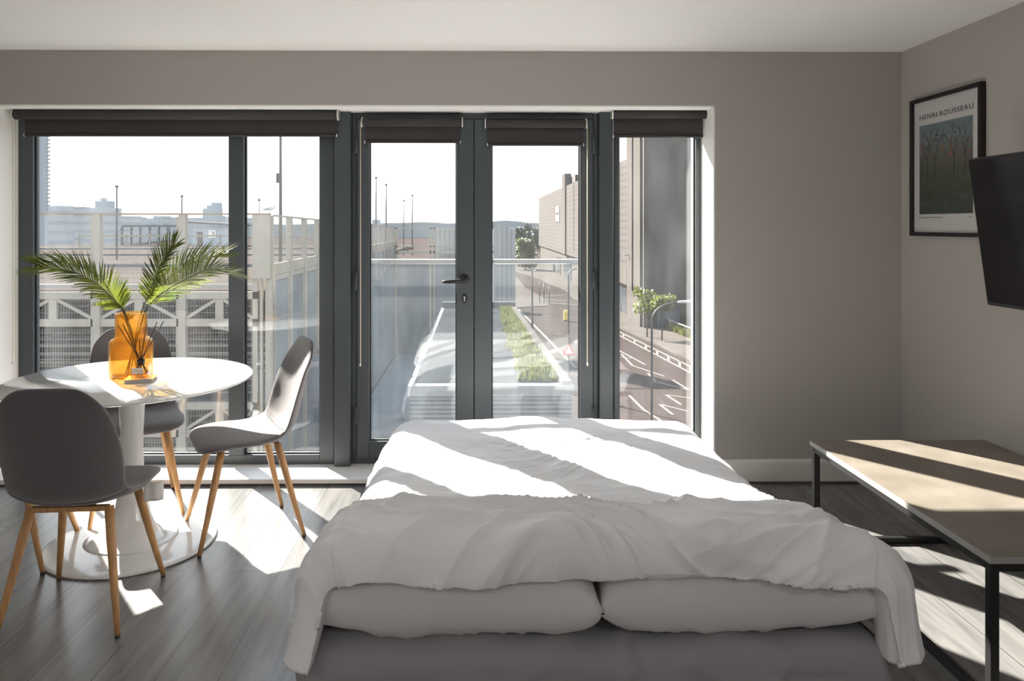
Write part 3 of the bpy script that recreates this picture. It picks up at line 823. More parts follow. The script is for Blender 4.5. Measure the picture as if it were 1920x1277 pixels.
DXp = P(264, 705, 3.335)
dx, dy = DXp.x, 3.335
bk = empty('book', (dx, dy, .747), 'small pale book lying under the reed diffuser bottle', 'book')
cv = MB(); c_, s_ = math.cos(R(12)), math.sin(R(12))
def rotbox(mb, cx_, cy_, hx_, hy_, z0, z1, a):
    n0 = len(mb.v); mb.box(-hx_, hx_, -hy_, hy_, z0, z1)
    ca, sa = math.cos(a), math.sin(a)
    for i in range(n0, len(mb.v)):
        x, y, z = mb.v[i]; mb.v[i] = (cx_ + x * ca - y * sa, cy_ + x * sa + y * ca, z)
    return mb
rotbox(cv, dx, dy, .060, .050, .747, .7495, R(12)); rotbox(cv, dx, dy, .060, .050, .7605, .763, R(12))
cv.build('cover', M['book'], bk)
rotbox(MB(), dx, dy, .057, .047, .7495, .7605, R(12)).build('pages', M['page'], bk)
df = empty('reed_diffuser', (dx, dy, .763), 'square glass reed diffuser bottle with dark sticks, in front of the vase', 'diffuser')
gb = rotbox(MB(), dx, dy, .037, .037, .7632, .822, R(12)).build('bottle', M['clear'], df, bevel=.006, seg=3)
rotbox(MB(), dx, dy, .032, .032, .768, .787, R(12)).build('oil', M['oil'], df)
rotbox(MB(), dx + .010 * math.sin(R(12)), dy - .0385, .024, .0006, .785, .812, R(12)).build('bottle_label', M['paper'], df)
MB().lathe([(0, .820), (.017, .820), (.017, .842), (.015, .846), (.008, .846), (0, .846)], (dx, dy, 0), 20).build('collar', M['black'], df)
for i, (ax, ay, L) in enumerate([(-.30, .02, .185), (-.36, -.04, .19), (-.33, .08, .18), (.05, .1, .16), (.26, -.03, .19), (.32, .06, .20), (-.02, -.06, .10)]):
    dv = Vector((ax, ay, .6)).normalized()
    a0 = Vector((dx, dy, .835))
    MB().tube([a0 - dv * .062, a0 + dv * L], .0019, 6).build('reed', M['reed'], df)

# ------------------------------------------------------------------ coffee table
CX0, CX1, CY0, CY1, CZ = 1.515, 2.315, 2.19, 3.385, .46
ct = empty('coffee_table', ((CX0 + CX1) / 2, (CY0 + CY1) / 2, 0), 'rectangular stone-look table on a black square-tube frame, right of the bed', 'table')
tp = MB().box(CX0, CX1, CY0, CY1, CZ - .022, CZ).build('tabletop', M['stone'], ct, bevel=.0015)
e_ = .0012
ed = MB(); ed.box(CX0 - e_, CX0, CY0, CY1, CZ - .021, CZ - .001); ed.box(CX0, CX1, CY0 - e_, CY0, CZ - .021, CZ - .001)
ed.build('edge_banding', M['stone_edge'], tp)
q = .026
for x in (CX0 + .006, CX1 - .006 - q):
    for y in (CY0 + .006, CY1 - .006 - q):
        MB().box(x, x + q, y, y + q, 0, CZ - .022).build('leg', M['steel'], ct, bevel=.0015)
    MB().box(x, x + q, CY0 + .006 + q, CY1 - .006 - q, .0, q).build('lower_rail', M['steel'], ct, bevel=.0015)
    MB().box(x, x + q, CY0 + .006 + q, CY1 - .006 - q, CZ - .022 - q, CZ - .022).build('upper_rail', M['steel'], ct, bevel=.0015)
for y in (CY0 + .006, CY1 - .006 - q):
    MB().box(CX0 + .006 + q, CX1 - .006 - q, y, y + q, CZ - .022 - q, CZ - .022).build('upper_rail', M['steel'], ct, bevel=.0015)
y = CY1 - .006 - q
MB().box(CX0 + .006 + q, CX1 - .006 - q, y, y + q, 0, q).build('lower_rail', M['steel'], ct, bevel=.0015)

# ------------------------------------------------------------------ television
ty0, ty1 = 2.08, 3.205
xt, xb_ = 2.118, 2.205
zt, zb = 1.44 + 125 / 1400 * 3.2, 1.44 - 151 / 1400 * 3.2
tv = empty('television', (XR, (ty0 + ty1) / 2, 1.40), 'black flat television tilted forward on the right wall', 'television')
up = Vector((xt - xb_, 0, zt - zb)).normalized(); H = Vector((xt - xb_, 0, zt - zb)).length
out = Vector((-up.z, 0, up.x))      # towards the room
def tvbox(mb, y0, y1, h0, h1, d0, d1):
    o_ = Vector((xb_, 0, zb))
    vs = [o_ + up * h + out * d + Vector((0, y, 0)) for h in (h0, h1) for d, y in ((d0, y0), (d1, y0), (d1, y1), (d0, y1))]
    return mb.add(vs, [(0, 3, 2, 1), (4, 5, 6, 7), (0, 1, 5, 4), (1, 2, 6, 5), (2, 3, 7, 6), (3, 0, 4, 7)])
tvbox(MB(), ty0, ty1, 0, H, -.030, 0).build('casing', M['tvbody'], tv, bevel=.003)
tvbox(MB(), ty0 + .008, ty1 - .008, .016, H - .008, 0, .0012).build('screen', M['screen'], tv)
tvbox(MB(), ty0 + .3, ty1 - .3, .08, H - .2, -.06, -.030).build('rear_housing', M['tvbody'], tv, bevel=.006)
am = MB(); ym = (ty0 + ty1) / 2
am.box(XR - .02, XR - .001, ym - .22, ym + .22, 1.27, 1.55); am.bar((XR - .02, ym - .12, 1.47), (xt + .105, ym - .12, 1.47), .03, .04); am.bar((XR - .02, ym + .12, 1.47), (xt + .105, ym + .12, 1.47), .03, .04)
am.build('wall_bracket', M['steel'], tv)

# ------------------------------------------------------------------ framed print
py0, py1, pz0, pz1 = 3.462, 4.035, 1.382, 2.112
pic = empty('framed_poster', (XR, (py0 + py1) / 2, pz0), 'black-framed art print of dark woodland with a white margin on the right wall', 'picture')
fwid = .020; xf = XR - .028
fr_ = MB(); fr_.box(xf, XR, py0, py0 + fwid, pz0, pz1); fr_.box(xf, XR, py1 - fwid, py1, pz0, pz1)
fr_.box(xf, XR, py0 + fwid, py1 - fwid, pz0, pz0 + fwid); fr_.box(xf, XR, py0 + fwid, py1 - fwid, pz1 - fwid, pz1)
fr_.build('frame', M['pframe'], pic, bevel=.0015)
pp = MB().box(XR - .012, XR - .010, py0 + fwid, py1 - fwid, pz0 + fwid, pz1 - fwid).build('poster', mat('poster_paper', (0.72, 0.71, 0.70), .8), pic)
def art_mat():
    m = bpy.data.materials.new('woodland_print'); m.use_nodes = True
    n = m.node_tree.nodes; l = m.node_tree.links; b = n['Principled BSDF']
    t = n.new('ShaderNodeTexCoord'); mp = n.new('ShaderNodeMapping'); l.new(t.outputs['Generated'], mp.inputs[0])
    s_ = n.new('ShaderNodeSeparateXYZ'); l.new(t.outputs['Generated'], s_.inputs[0])
    nz = n.new('ShaderNodeTexNoise'); nz.inputs['Scale'].default_value = 16; nz.inputs['Detail'].default_value = 8; l.new(mp.outputs[0], nz.inputs['Vector'])
    ad = n.new('ShaderNodeMath'); ad.operation = 'MULTIPLY_ADD'; ad.inputs[1].default_value = .30; l.new(nz.outputs[0], ad.inputs[0]); l.new(s_.outputs['Z'], ad.inputs[2])
    rp = n.new('ShaderNodeValToRGB'); cs = [(0.12, (.045, .06, .05)), (.36, (.035, .055, .035)), (.60, (.07, .085, .06)), (.80, (.13, .14, .12)), (.92, (.17, .20, .20)), (1.12, (.25, .32, .36))]
    el = rp.color_ramp.elements
    el[0].position = cs[0][0]; el[0].color = (*cs[0][1], 1); el[1].position = 1; el[1].color = (.2, .27, .3, 1)
    for p_, c in cs[1:5]:
        k = el.new(min(.98, p_)); k.color = (*c, 1)
    l.new(ad.outputs[0], rp.inputs[0])
    n2 = n.new('ShaderNodeTexNoise'); n2.inputs['Scale'].default_value = 9; n2.inputs['Detail'].default_value = 5; l.new(mp.outputs[0], n2.inputs['Vector'])
    r2 = n.new('ShaderNodeValToRGB'); r2.color_ramp.elements[0].position = .55; r2.color_ramp.elements[1].position = .68
    l.new(n2.outputs[0], r2.inputs[0])
    band = n.new('ShaderNodeValToRGB'); e2 = band.color_ramp.elements; e2[0].position = .48; e2[0].color = (0, 0, 0, 1); e2[1].position = .95; e2[1].color = (0, 0, 0, 1); k = e2.new(.70); k.color = (1, 1, 1, 1)
    l.new(s_.outputs['Z'], band.inputs[0])
    mu = n.new('ShaderNodeMath'); mu.operation = 'MULTIPLY'; l.new(r2.outputs[0], mu.inputs[0]); l.new(band.outputs[0], mu.inputs[1])
    mx = n.new('ShaderNodeMixRGB'); l.new(mu.outputs[0], mx.inputs[0]); l.new(rp.outputs[0], mx.inputs[1]); mx.inputs[2].default_value = (.38, .11, .05, 1)
    l.new(mx.outputs[0], b.inputs['Base Color']); b.inputs['Roughness'].default_value = .7
    return m
ay0, ay1, az0, az1 = py0 + .075, py1 - .068, pz0 + .115, pz1 - .145
art = MB().box(XR - .0128, XR - .012, ay0, ay1, az0, az1).build('printed_image', art_mat(), pp)
rnd = random.Random(4)
bm_ = MB()
def branch(y, z, a, L, wd, d):
    if d == 0 or L < .01: return
    y2, z2 = y + math.sin(a) * L, z + math.cos(a) * L
    if not (ay0 < y2 < ay1 and z2 < az1): return
    bm_.bar((XR - .0130, y, z), (XR - .0130, y2, z2), .0004, wd, up=(1, 0, 0)) if False else bm_.add(
        [(XR - .0130, y - wd / 2 * math.cos(a), z + wd / 2 * math.sin(a)), (XR - .0130, y + wd / 2 * math.cos(a), z - wd / 2 * math.sin(a)),
         (XR - .0130, y2 + wd / 3 * math.cos(a), z2 - wd / 3 * math.sin(a)), (XR - .0130, y2 - wd / 3 * math.cos(a), z2 + wd / 3 * math.sin(a))], [(0, 1, 2, 3)])
    for s__ in (-1, 1):
        branch(y2, z2, a + s__ * rnd.uniform(.15, .65), L * rnd.uniform(.7, .92), wd * .72, d - 1)
for yy, dd in ((ay0 + .06, 7), (ay0 + .14, 7), (ay1 - .07, 6), (ay1 - .14, 6), (ay1 - .02, 5)):
    branch(yy, az0 + .19, rnd.uniform(-.08, .08), .09, .008, dd)
bm_.build('printed_trees', mat('print_black', (.018, .018, .016), .7), pp, recalc=False)
fn_ = MB()
for k in range(46):
    yy = rnd.uniform(ay0 + .02, ay1 - .02); zz = rnd.uniform(az0 + .03, az0 + .17); sz = rnd.uniform(.02, .04)
    for j in range(7):
        a = -1.2 + j * .4
        yb_, zb_ = max(ay0, min(ay1, yy + math.sin(a) * sz)), zz + math.cos(a) * sz
        fn_.add([(XR - .0133, yy, zz), (XR - .0133, yb_, zb_ - .003), (XR - .0133, yb_, zb_)], [(0, 1, 2)])
fn_.build('printed_ferns', mat('print_fern', (.10, .14, .10), .7), pp, recalc=False)
def text(s, size, ya, z, parent, name, wid=None, m='ink', space=1.0, x=XR - .0135, face='x'):
    cu = bpy.data.curves.new(name, 'FONT'); cu.body = s; cu.size = size; cu.space_character = space; cu.align_x = 'LEFT'; cu.extrude = .0002
    o = bpy.data.objects.new(name, cu); COL.objects.link(o)
    bpy.context.view_layer.update()
    dg = bpy.context.evaluated_depsgraph_get(); me = bpy.data.meshes.new_from_object(o.evaluated_get(dg))
    w_ = max(v.co.x for v in me.vertices) - min(v.co.x for v in me.vertices)
    k = (wid / w_) if wid else 1
    off = OFF.get(parent.name, Vector((0, 0, 0)))
    for v in me.vertices:
        if face == 'x': v.co = Vector((x - v.co.z, ya - v.co.x * k, z + v.co.y)) - off      # read from the room on the right wall
        else: v.co = Vector((ya + v.co.x * k, x - v.co.z, z + v.co.y)) - off
    bpy.data.objects.remove(o)
    r_ = bpy.data.objects.new(name, me); COL.objects.link(r_); me.materials.clear(); me.materials.append(M[m]); r_.parent = parent; OFF[r_.name] = off
    return r_
aw = ay1 - ay0
text('HENRI', .037, ay1, az1 + .030, pp, 'heading_text', wid=aw * .345, space=1.15)
text('ROUSSEAU', .037, ay1 - aw * .40, az1 + .030, pp, 'heading_text', wid=aw * .60, space=1.15)
MB().box(XR - .0135, XR - .0125, ay1 - .20, ay1, az0 - .020, az0 - .016).build('caption_line', M['coping'], pp)
MB().box(XR - .0135, XR - .0125, ay0 + .006, ay0 + .03, az0 - .020, az0 - .016).build('caption_line', M['coping'], pp)
MB().box(XR - .016, XR - .0145, py0 + fwid, py1 - fwid, pz0 + fwid, pz1 - fwid).build('glazing', M['clear'], pic)

# ================================================================== OUTDOORS
GZ = -7.56
struct('ground', MB().box(-400, 400, 8, 1500, GZ - .5, GZ), M['asphalt'])

# ---- multi-storey car park
GY, GX = 21.0, -5.8
park = empty('parking_garage', (-18, 40, GZ), 'open steel-framed multi-storey car park with mesh panels filling the left windows', 'car park')
TOP = 1.725
posts = [GX - .1 - 2.385 * k for k in range(0, 6)]
for i, x in enumerate(posts):
    if i == 0: continue
    p = MB(); p.box(x - .07, x + .13, GY - .05, GY + .12, GZ, TOP); p.box(x - .14, x - .07, GY - .02, GY + .06, GZ, TOP - .05)
    p.build('post', M['galv'], park)
cp = MB(); cp.box(GX - .48, GX + .02, GY - .12, GY - .02, -.05, TOP); cp.build('corner_panel', M['galv'], park)
cp = MB(); cp.box(GX - .50, GX - .36, GY - .02, GY + .12, GZ, TOP + .02); cp.box(GX - .14, GX + .04, GY - .02, GY + .16, GZ, TOP - .02); cp.box(GX - .30, GX - .22, GY, GY + .1, GZ, -.05); cp.build('corner_post', M['galv'], park)
XLg = posts[-1]
MB().box(XLg, GX, GY - .03, GY + .05, TOP, TOP + .045).build('top_rail', M['rust'], park)
def storey_front(ztop):
    """truss band then mesh band of one storey; ztop = top of the upper chord"""
    for nm, a, c in (('beam', ztop - .20, ztop), ('beam', ztop - .97, ztop - .76)):
        MB().box(XLg, GX - .36, GY - .02, GY + .12, a, c).build(nm, M['galv'], park)
    for i in range(len(posts) - 1):
        xa, xb = posts[i + 1] + .13, posts[i] - .14
        if i == 0: xb = GX - .5
        xm = (xa + xb) / 2
        t = MB(); t.box(xm - .12, xm + .10, GY, GY + .08, ztop - .76, ztop - .20)
        t.bar((xm + .1, GY + .04, ztop - .22), (xb, GY + .04, ztop - .74), .09, .06, up=(0, 1, 0)); t.bar((xm - .1, GY + .04, ztop - .22), (xa, GY + .04, ztop - .74), .09, .06, up=(0, 1, 0))
        t.build('bracing', M['galv'], park)
        m_ = MB(); n = int((xb - xa) / .075)
        for k in range(n + 1):
            x = xa + (xb - xa) * k / n
            m_.box(x - .004, x + .004, GY + .14, GY + .148, ztop - 2.9, ztop - .2)
        for k in range(15):
            z = ztop - 2.85 + k * .187
            m_.box(xa, xb, GY + .148, GY + .156, z - .006, z + .006)
        m_.build('mesh_panel', M['mesh'], park)
storey_front(-.43)
storey_front(-3.53)
MB().box(XLg, GX - .36, GY - .02, GY + .12, -6.83, -6.62).build('beam', M['galv'], park)
for i in range(len(posts) - 1):         # upper fence mesh
    xa, xb = posts[i + 1] + .13, posts[i] - .14
    if i == 0: xb = GX - .5
    m_ = MB(); n = int((xb - xa) / .075)
    for k in range(n + 1):
        x = xa + (xb - xa) * k / n
        m_.box(x - .003, x + .003, GY, GY + .006, -.43, TOP)
    for z in (-.1, .35, .8, 1.25): m_.box(xa, xb, GY + .006, GY + .012, z - .005, z + .005)
    m_.box(xa, xb, GY + .02, GY + .06, -.30, -.22)
    m_.build('fence_mesh', M['mesh'], park)
for z in (-.43, -3.53, -6.6):
    MB().box(-40, GX - .15, GY + .3, 70 if z > -1 else 52, z - .33, z + (0.02 if z > -1 else 0)).build('deck', M['deck'] if z > -1 else M['conc'], park)
for y in (28, 36, 44):
    for x in (-10.8, -15.6, -20.4):
        MB().box(x - .18, x + .18, y - .18, y + .18, GZ, -.76).build('column', M['conc'], park)
for zc in (-.43, -3.53):
    for j, y in enumerate((24.5, 30, 37)):
        b = MB()
        for k in range(4): b.box(-25, GX - .3, y, y + .05, zc - 2.95 + k * .28, zc - 2.85 + k * .28)
        b.build('inner_rail', M['galv'], park)
for y in (33, 45, 57):
    MB().box(-40, -8, y, y + .3, -.41, -.28).build('kerb', M['conc'], park)
MB().box(-34, -18.2, 52, 52.3, GZ, -.76).build('back_wall', M['darkint'], park)
# side elevation running away from us
def ztop(y): return 1.74 - .0137 * (y - GY)
sp_ = [GY + .2 + 1.95 * k for k in range(17)]
for i, y in enumerate(sp_):
    if i:
        MB().box(GX - .08, GX + .06, y - .13, y + .13, GZ if y < 27 else -3.0, ztop(y)).build('side_post', M['galv'], park)
    if i + 1 < len(sp_):
        y2 = sp_[i + 1]; a, c = y + .13, y2 - .13
        t1, t2 = ztop(a), ztop(c)
        m_ = MB(); m_.add([(GX - .03, a, t1 - .05), (GX + .03, a, t1 - .05), (GX + .03, c, t2 - .05), (GX - .03, c, t2 - .05), (GX - .03, a, t1), (GX + .03, a, t1), (GX + .03, c, t2), (GX - .03, c, t2)],
                  [(0, 3, 2, 1), (4, 5, 6, 7), (0, 1, 5, 4), (1, 2, 6, 5), (2, 3, 7, 6), (3, 0, 4, 7)])
        m_.box(GX - .05, GX + .04, a, c, .02, .34)
        m_.build('side_beam', M['galv'], park)
        w_ = MB(); nn = 16
        for k in range(nn + 1):
            yy = a + (c - a) * k / nn
            w_.box(GX - .006, GX, yy - .004, yy + .004, .34, ztop(yy) - .05)
        w_.build('side_mesh', M['mesh'], park)
        zlow = -3.35 if y < 25.3 else -3.35 + (y - 25.3) * .09
        zl = GZ + .6 if y < 25.3 else zlow
        f = MB(); f.box(GX - .02, GX + .03, a + .02, a + .12, zl, .0); f.box(GX - .02, GX + .03, c - .12, c - .02, zl, .0); f.box(GX - .02, GX + .03, a + .12, c - .12, -.14, .0); f.box(GX - .02, GX + .03, a + .12, c - .12, zl, zl + .12)
        if y < 25.3: f.box(GX - .02, GX + .03, a + .12, c - .12, -3.6, -3.4)
        f.build('side_panel_frame', M['galv'], park)
        MB().box(GX - .015, GX + .0, a + .12, c - .12, zl + .12, -.14).build('side_panel', M['panel'], park)
w_ = MB(); w_.prism([(25.3, GZ), (52, GZ), (52, -1.0), (25.3, -3.4)], 'x', GX - .10, GX + .08)
w_.build('ramp_wall', M['bluewall'], park)
# far end panels of the car park
for k in range(3):
    xa = -5.7 + 2.62 * k + (.12 if k == 2 else 0); xb = xa + 2.5
    f = MB(); z1 = 1.25; z0 = -.95
    f.box(xa, xb, 52, 52.1, z1 - .08, z1); f.box(xa, xb, 52, 52.1, z0, z0 + .08); f.box(xa, xa + .14, 52, 52.1, GZ, z1); f.box(xb - .14, xb, 52, 52.1, GZ, z1)
    f.box(xa, xb, 52.0, 52.1, -.1, .0); f.box(xa, xb, 52.0, 52.1, -.55, -.35)
    f.build('end_panel_frame', M['galv'], park)
MB().box(-5.7, -.4, 52.2, 52.5, GZ, -.95).build('end_wall', M['bluewall'], park)
MB().box(-3.0, -.9, 52.6, 53, -.9, 1.15).build('end_cladding', M['cladding'], park)
MB().box(1.1, 2.65, 51.9, 54, GZ, 1.22).build('stair_cladding', M['cladding'], park)

# seagull on the corner of the fence
gp = P(505, 402, GY)
gx, gz = gp.x, TOP + .02
gull = empty('seagull', (gx, GY, gz), 'grey and white seagull perched on the car park fence corner', 'bird')
body = MB(); rows = []
spine = [(-.19, .115, .004, .004), (-.14, .125, .018, .010), (-.09, .13, .038, .028), (-.03, .14, .052, .050), (.04, .155, .055, .058), (.10, .175, .042, .050), (.135, .205, .032, .036), (.155, .228, .031, .031), (.18, .235, .022, .024), (.195, .235, .006, .008)]
for x, z, ry, rz_ in spine:
    rows.append([(gx + x, GY + ry * math.cos(2 * PI * k / 16), gz + z + rz_ * math.sin(2 * PI * k / 16)) for k in range(16)])
body.grid(rows, closed=True); bo_ = body.build('body', M['gull'], gull)
for sg in (-1, 1):
    wg = MB(); rows = []
    for x, z, h in ((-.21, .12, .003), (-.14, .135, .022), (-.06, .15, .036), (.02, .165, .038), (.08, .17, .015)):
        rows.append([(gx + x, GY + sg * (.030 + .028 * math.sin(PI * k / 8) * min(1, h * 40)), gz + z + h * math.cos(PI * k / 8)) for k in range(9)])
    wg.grid(rows); wg.build('wing', M['gullg'], gull)
    MB().tube([(gx + .02, GY + sg * .02, gz), (gx + .02, GY + sg * .02, gz + .11)], .005, 6).build('leg', M['beak'], gull)
MB().tube([(gx + .192, GY, gz + .235), (gx + .235, GY, gz + .226)], [.008, .002], 8).build('beak', M['beak'], gull)

# poles on the deck
def pole(px, ptop, Y, r, lab, zb=-.41, cat='pole', box=None):
    a = P(px, ptop, Y)
    root = empty('mast', (a.x, Y, zb), lab, cat, 'masts on the car park roof')
    MB().tube([(a.x, Y, zb), (a.x, Y, a.z)], [r, r * .7], 8).build('pole', M['lamp'], root)
    if box: 
        c = P(px, box, Y); MB().box(a.x - .12, a.x + .02, Y - .08, Y + .08, c.z - .15, c.z + .15).build('junction_box', M['lamp'], root)
    else: MB().lathe([(0, 0), (r * 1.8, .02), (r * 1.8, .1), (0, .14)], (a.x, Y, a.z), 8).build('cap', M['lamp'], root)
pole(526, 150, 24.0, .055, 'thick tall mast rising out of view right of the seagull', box=334)
pole(219, 352, 40, .05, 'thin mast on the roof deck, nearest the pale city blocks at left')
pole(341, 370, 44, .05, 'thin mast on the roof deck left of the numbered kiosk')
pole(486, 378, 30, .025, 'short thin mast just left of the seagull')
pole(705, 335, 54, .06, 'tallest of four thin masts seen through the left door', zb=-1)
pole(724, 348, 56, .06, 'second from left of four thin masts seen through the left door', zb=-1)
pole(757, 378, 60, .045, 'shortest thin mast seen through the left door', zb=-1)
pole(773, 368, 60, .055, 'rightmost of four thin masts seen through the left door', zb=-1)

# kiosk with the number 3
k0, k1 = P(362, 460, 66), P(445, 460, 66)
ko = empty('rooftop_kiosk', ((k0.x + k1.x) / 2, 67, -.41), 'small blue-grey stair kiosk with a white number 3 panel on the car park roof', 'kiosk')
zk = -.41; zt_ = P(400, 424, 66).z
MB().box(k0.x, k1.x, 66, 69, zk, zt_).build('walls', M['shed'], ko)
MB().prism([(k0.x - .3, zt_ + .25), (k1.x + .3, zt_), (k1.x + .3, zt_ + .15), (k0.x - .3, zt_ + .42)], 'y', 65.6, 69.4).build('roof', M['conc'], ko)
MB().box(P(368, 1, 66).x, P(380, 1, 66).x, 65.95, 66, zk, zt_ - .5).build('door', M['paleclad'], ko)
sx = P(392, 432, 66); s1 = P(405, 446, 66)
so_ = MB().box(sx.x, s1.x, 65.9, 65.97, s1.z, sx.z).build('sign_board', M['paper'], ko)
text('3', .62, sx.x + .18, s1.z + .10, so_, 'sign_number', wid=.30, x=65.89, face='y')
sh = empty('roof_shelter', (P(280, 1, 68).x, 68, -.41), 'long low open shelter on the car park roof between two fence posts', 'shelter')
a0, a1 = P(228, 1, 68).x, P(332, 1, 68).x
MB().box(a0, a1, 68, 70, 1.25, 1.45).build('roof', M['conc'], sh)
for k in range(7):
    x = a0 + (a1 - a0) * k / 6
    MB().box(x - .08, x + .08, 68, 68.15, -.41, 1.25).build('post', M['conc'], sh)
# guard rail at the back of the deck
gr = empty('deck_guardrail', (-18, 64, -.41), 'low steel guard rail along the far side of the roof deck', 'railing')
MB().box(-34, -9, 64, 64.1, .45, .6).build('rail', M['galv'], gr)
for k in range(13):
    x = -34 + 2 * k
    MB().box(x - .05, x + .05, 64.1, 64.2, -.41, .7).build('post', M['galv'], gr)

# ---- low building between
low = empty('low_block', (-1.5, 28, GZ), 'flat-roofed low block with pale coping and louvred side below the doors', 'building')
zr_ = -2.56
xr0, xr1 = P(1072, 722, 18.8).x, P(966, 577, 36.6).x
pl = [(-1.7, 18.8), (xr0, 18.8), (xr1, 36.6), (-1.7, 36.6)]
MB().prism(pl, 'z', GZ, zr_ - .3).build('walls', M['louvre'], low)
MB().prism([(-1.75, 18.75), (xr0 + .05, 18.75), (xr1 + .05, 36.65), (-1.75, 36.65)], 'z', zr_ - .3, zr_ - .04).build('fascia', M['coping'], low)
MB().prism([(-1.6, 19.1), (xr0 - .2, 19.1), (xr1 - .2, 36.3), (-1.6, 36.3)], 'z', zr_ - .04, zr_ - .02).build('roof', M['roof'], low)
MB().box(-1.7, xr1, 36.3, 36.6, zr_ - .04, zr_ + .25).build('parapet', M['darkint'], low)
cpg = MB(); cpg.add([(xr0 - .25, 18.8, zr_ - .04), (xr0, 18.8, zr_ - .04), (xr1, 36.6, zr_ - .04), (xr1 - .25, 36.6, zr_ - .04), (xr0 - .25, 18.8, zr_ + .06), (xr0, 18.8, zr_ + .06), (xr1, 36.6, zr_ + .06), (xr1 - .25, 36.6, zr_ + .06)],
        [(0, 3, 2, 1), (4, 5, 6, 7), (0, 1, 5, 4), (1, 2, 6, 5), (2, 3, 7, 6), (3, 0, 4, 7)]); cpg.build('coping', M['paleclad'], low)
rnd = random.Random(9)
ms = MB()
for k in range(2600):
    y = 19.2 + rnd.random() ** 1.0 * 16.6; q_ = (y - 18.8) / 17.8
    xe = xr0 + (xr1 - xr0) * q_ - .28
    wdt = 1.0 - .45 * q_ + .25 * noise.noise(Vector((0, y * .8, 2)))
    x = xe - rnd.random() * wdt
    h = rnd.uniform(.05, .22); a = rnd.uniform(0, PI); r_ = rnd.uniform(.03, .08)
    dx_, dy_ = math.cos(a) * r_, math.sin(a) * r_
    ms.add([(x - dx_, y - dy_, zr_ - .03), (x + dx_, y + dy_, zr_ - .03), (x + dx_ * .4 + rnd.uniform(-.05, .05), y + rnd.uniform(-.05, .05), zr_ + h)], [(0, 1, 2)])
tag(ms.build('sedum_strip', M['moss'], None, recalc=False), 'yellow-green sedum planting along the low roof edge', 'plants', kind='stuff')

# ---- buildings across the street
X0 = 14.5
lb = empty('retail_building', (X0 + 10, 120, GZ), 'long brown ribbed-clad retail building receding down the right side of the street', 'building')
zt2 = EYE + 6.4
MB().box(X0, X0 + 30, 71, 176, GZ + 4.2, zt2).build('upper_wall', M['brick'], lb)
MB().box(X0 + .4, X0 + 30, 71, 176, GZ, GZ + 4.2).build('base_wall', M['paleclad'], lb)
for y0_, y1_ in ((74, 84), (88, 96), (118, 128), (133, 139)):
    MB().box(X0 + .3, X0 + .42, y0_, y1_, GZ + .1, GZ + 3.2).build('shopfront', M['win'], lb)
MB().box(X0 - .3, X0 + .4, 71, 100, GZ + 3.3, GZ + 4.9).build('fascia_band', M['paleclad'], lb)
yy = 14.5 * 1400 / (1058 - 895)
MB().box(X0 - .25, X0 + .8, yy - 3.0, yy + 1.2, GZ + 4.2, EYE + 8.4).build('fin', M['paleclad'], lb)
MB().box(X0 + .8, X0 + 14, yy - 8, yy, zt2, EYE + 7.9).build('plant_room', M['darkclad'], lb)
lg = MB()
for k, (dy_, dz_) in enumerate(((0, 0), (3.2, 0), (0, -1.6), (3.2, -1.6))):
    lg.box(X0 - .1, X0, yy + 7 + dy_, yy + 9.6 + dy_, EYE + 2.2 + dz_, EYE + 3.4 + dz_)
lg.build('wall_sign', M['coping'], lb)
for y in (80, 90, 101, 112):
    MB().box(X0 - .06, X0, y - .08, y + .08, GZ + 4.9, zt2).build('downpipe', M['darkclad'], lb)
tb = empty('dark_clad_building', (X0 + 6, 66, GZ), 'tall dark-clad block filling the narrow right window', 'building')
MB().box(X0 - .1, X0 + 16, 64.5, 70.9, GZ, EYE + 24).build('wall', M['darkclad'], tb)
MB().box(X0 - .3, X0 - .1, 65.1, 70.9, GZ, EYE + 24).build('side_cladding', M['paleclad'], tb)
MB().box(X0 - .42, X0 - .3, 68.0, 68.25, GZ + 3, EYE + 24).build('downpipe', M['darkclad'], tb)
MB().box(X0 + 3.6, X0 + 9, 64.1, 64.5, GZ, EYE + 24).build('lighter_bay', mat('grey_bay_cladding', (.16, .15, .145), .5), tb)
MB().box(X0 + 1.0, X0 + 3.0, 64.3, 64.5, GZ + .1, GZ + 1.6).build('vent', M['win'], tb)

# pavements
struct('yard_ground', MB().box(-5.6, -1.8, 9, 51.8, GZ, GZ + .06), M['bluewall'])
def plate(name, pts, z0, z1, m): return struct(name, MB().prism([(p.x, p.y) for p in pts], 'z', z0, z1), m)
plate('pavement', [G(1100, 588), G(1153, 612), G(1303, 682), G(1420, 740), G(1700, 740), G(1500, 570), G(1140, 560)], GZ, GZ + .10, M['pave'])
plate('pavement', [G(900, 560), G(966, 578), G(1030, 574), G(1020, 560), G(985, 540), G(960, 510), G(905, 510)], GZ, GZ + .08, M['pave'])
plate('pavement', [G(1005, 518), G(1085, 548), G(1100, 545), G(1060, 505), G(1000, 492)], GZ, GZ + .08, M['pave'])
plate('pavement', [G(935, 500), G(1000, 520), G(1060, 545), G(1075, 560), G(1120, 575), G(1130, 560), G(1010, 494), G(940, 490)], GZ, GZ + .05, M['pave'])
def line(a, b_, wd=.14, nm='road_marking', grp='painted lines on the street', lab='thin cream painted line on the brown street'):
    pa, pb = G(*a), G(*b_)
    o = MB().bar(pa + Vector((0, 0, .012)), pb + Vector((0, 0, .012)), wd, .01).build(nm, M['paint'], None)
    return o
mk = MB()
def mline(a, b_, wd=.14):
    pa, pb = G(*a), G(*b_); mk.bar(pa + Vector((0, 0, .012)), pb + Vector((0, 0, .012)), wd, .012)
mline((1140, 612), (1303, 692), .16); mline((1140, 618), (1330, 718), .16)
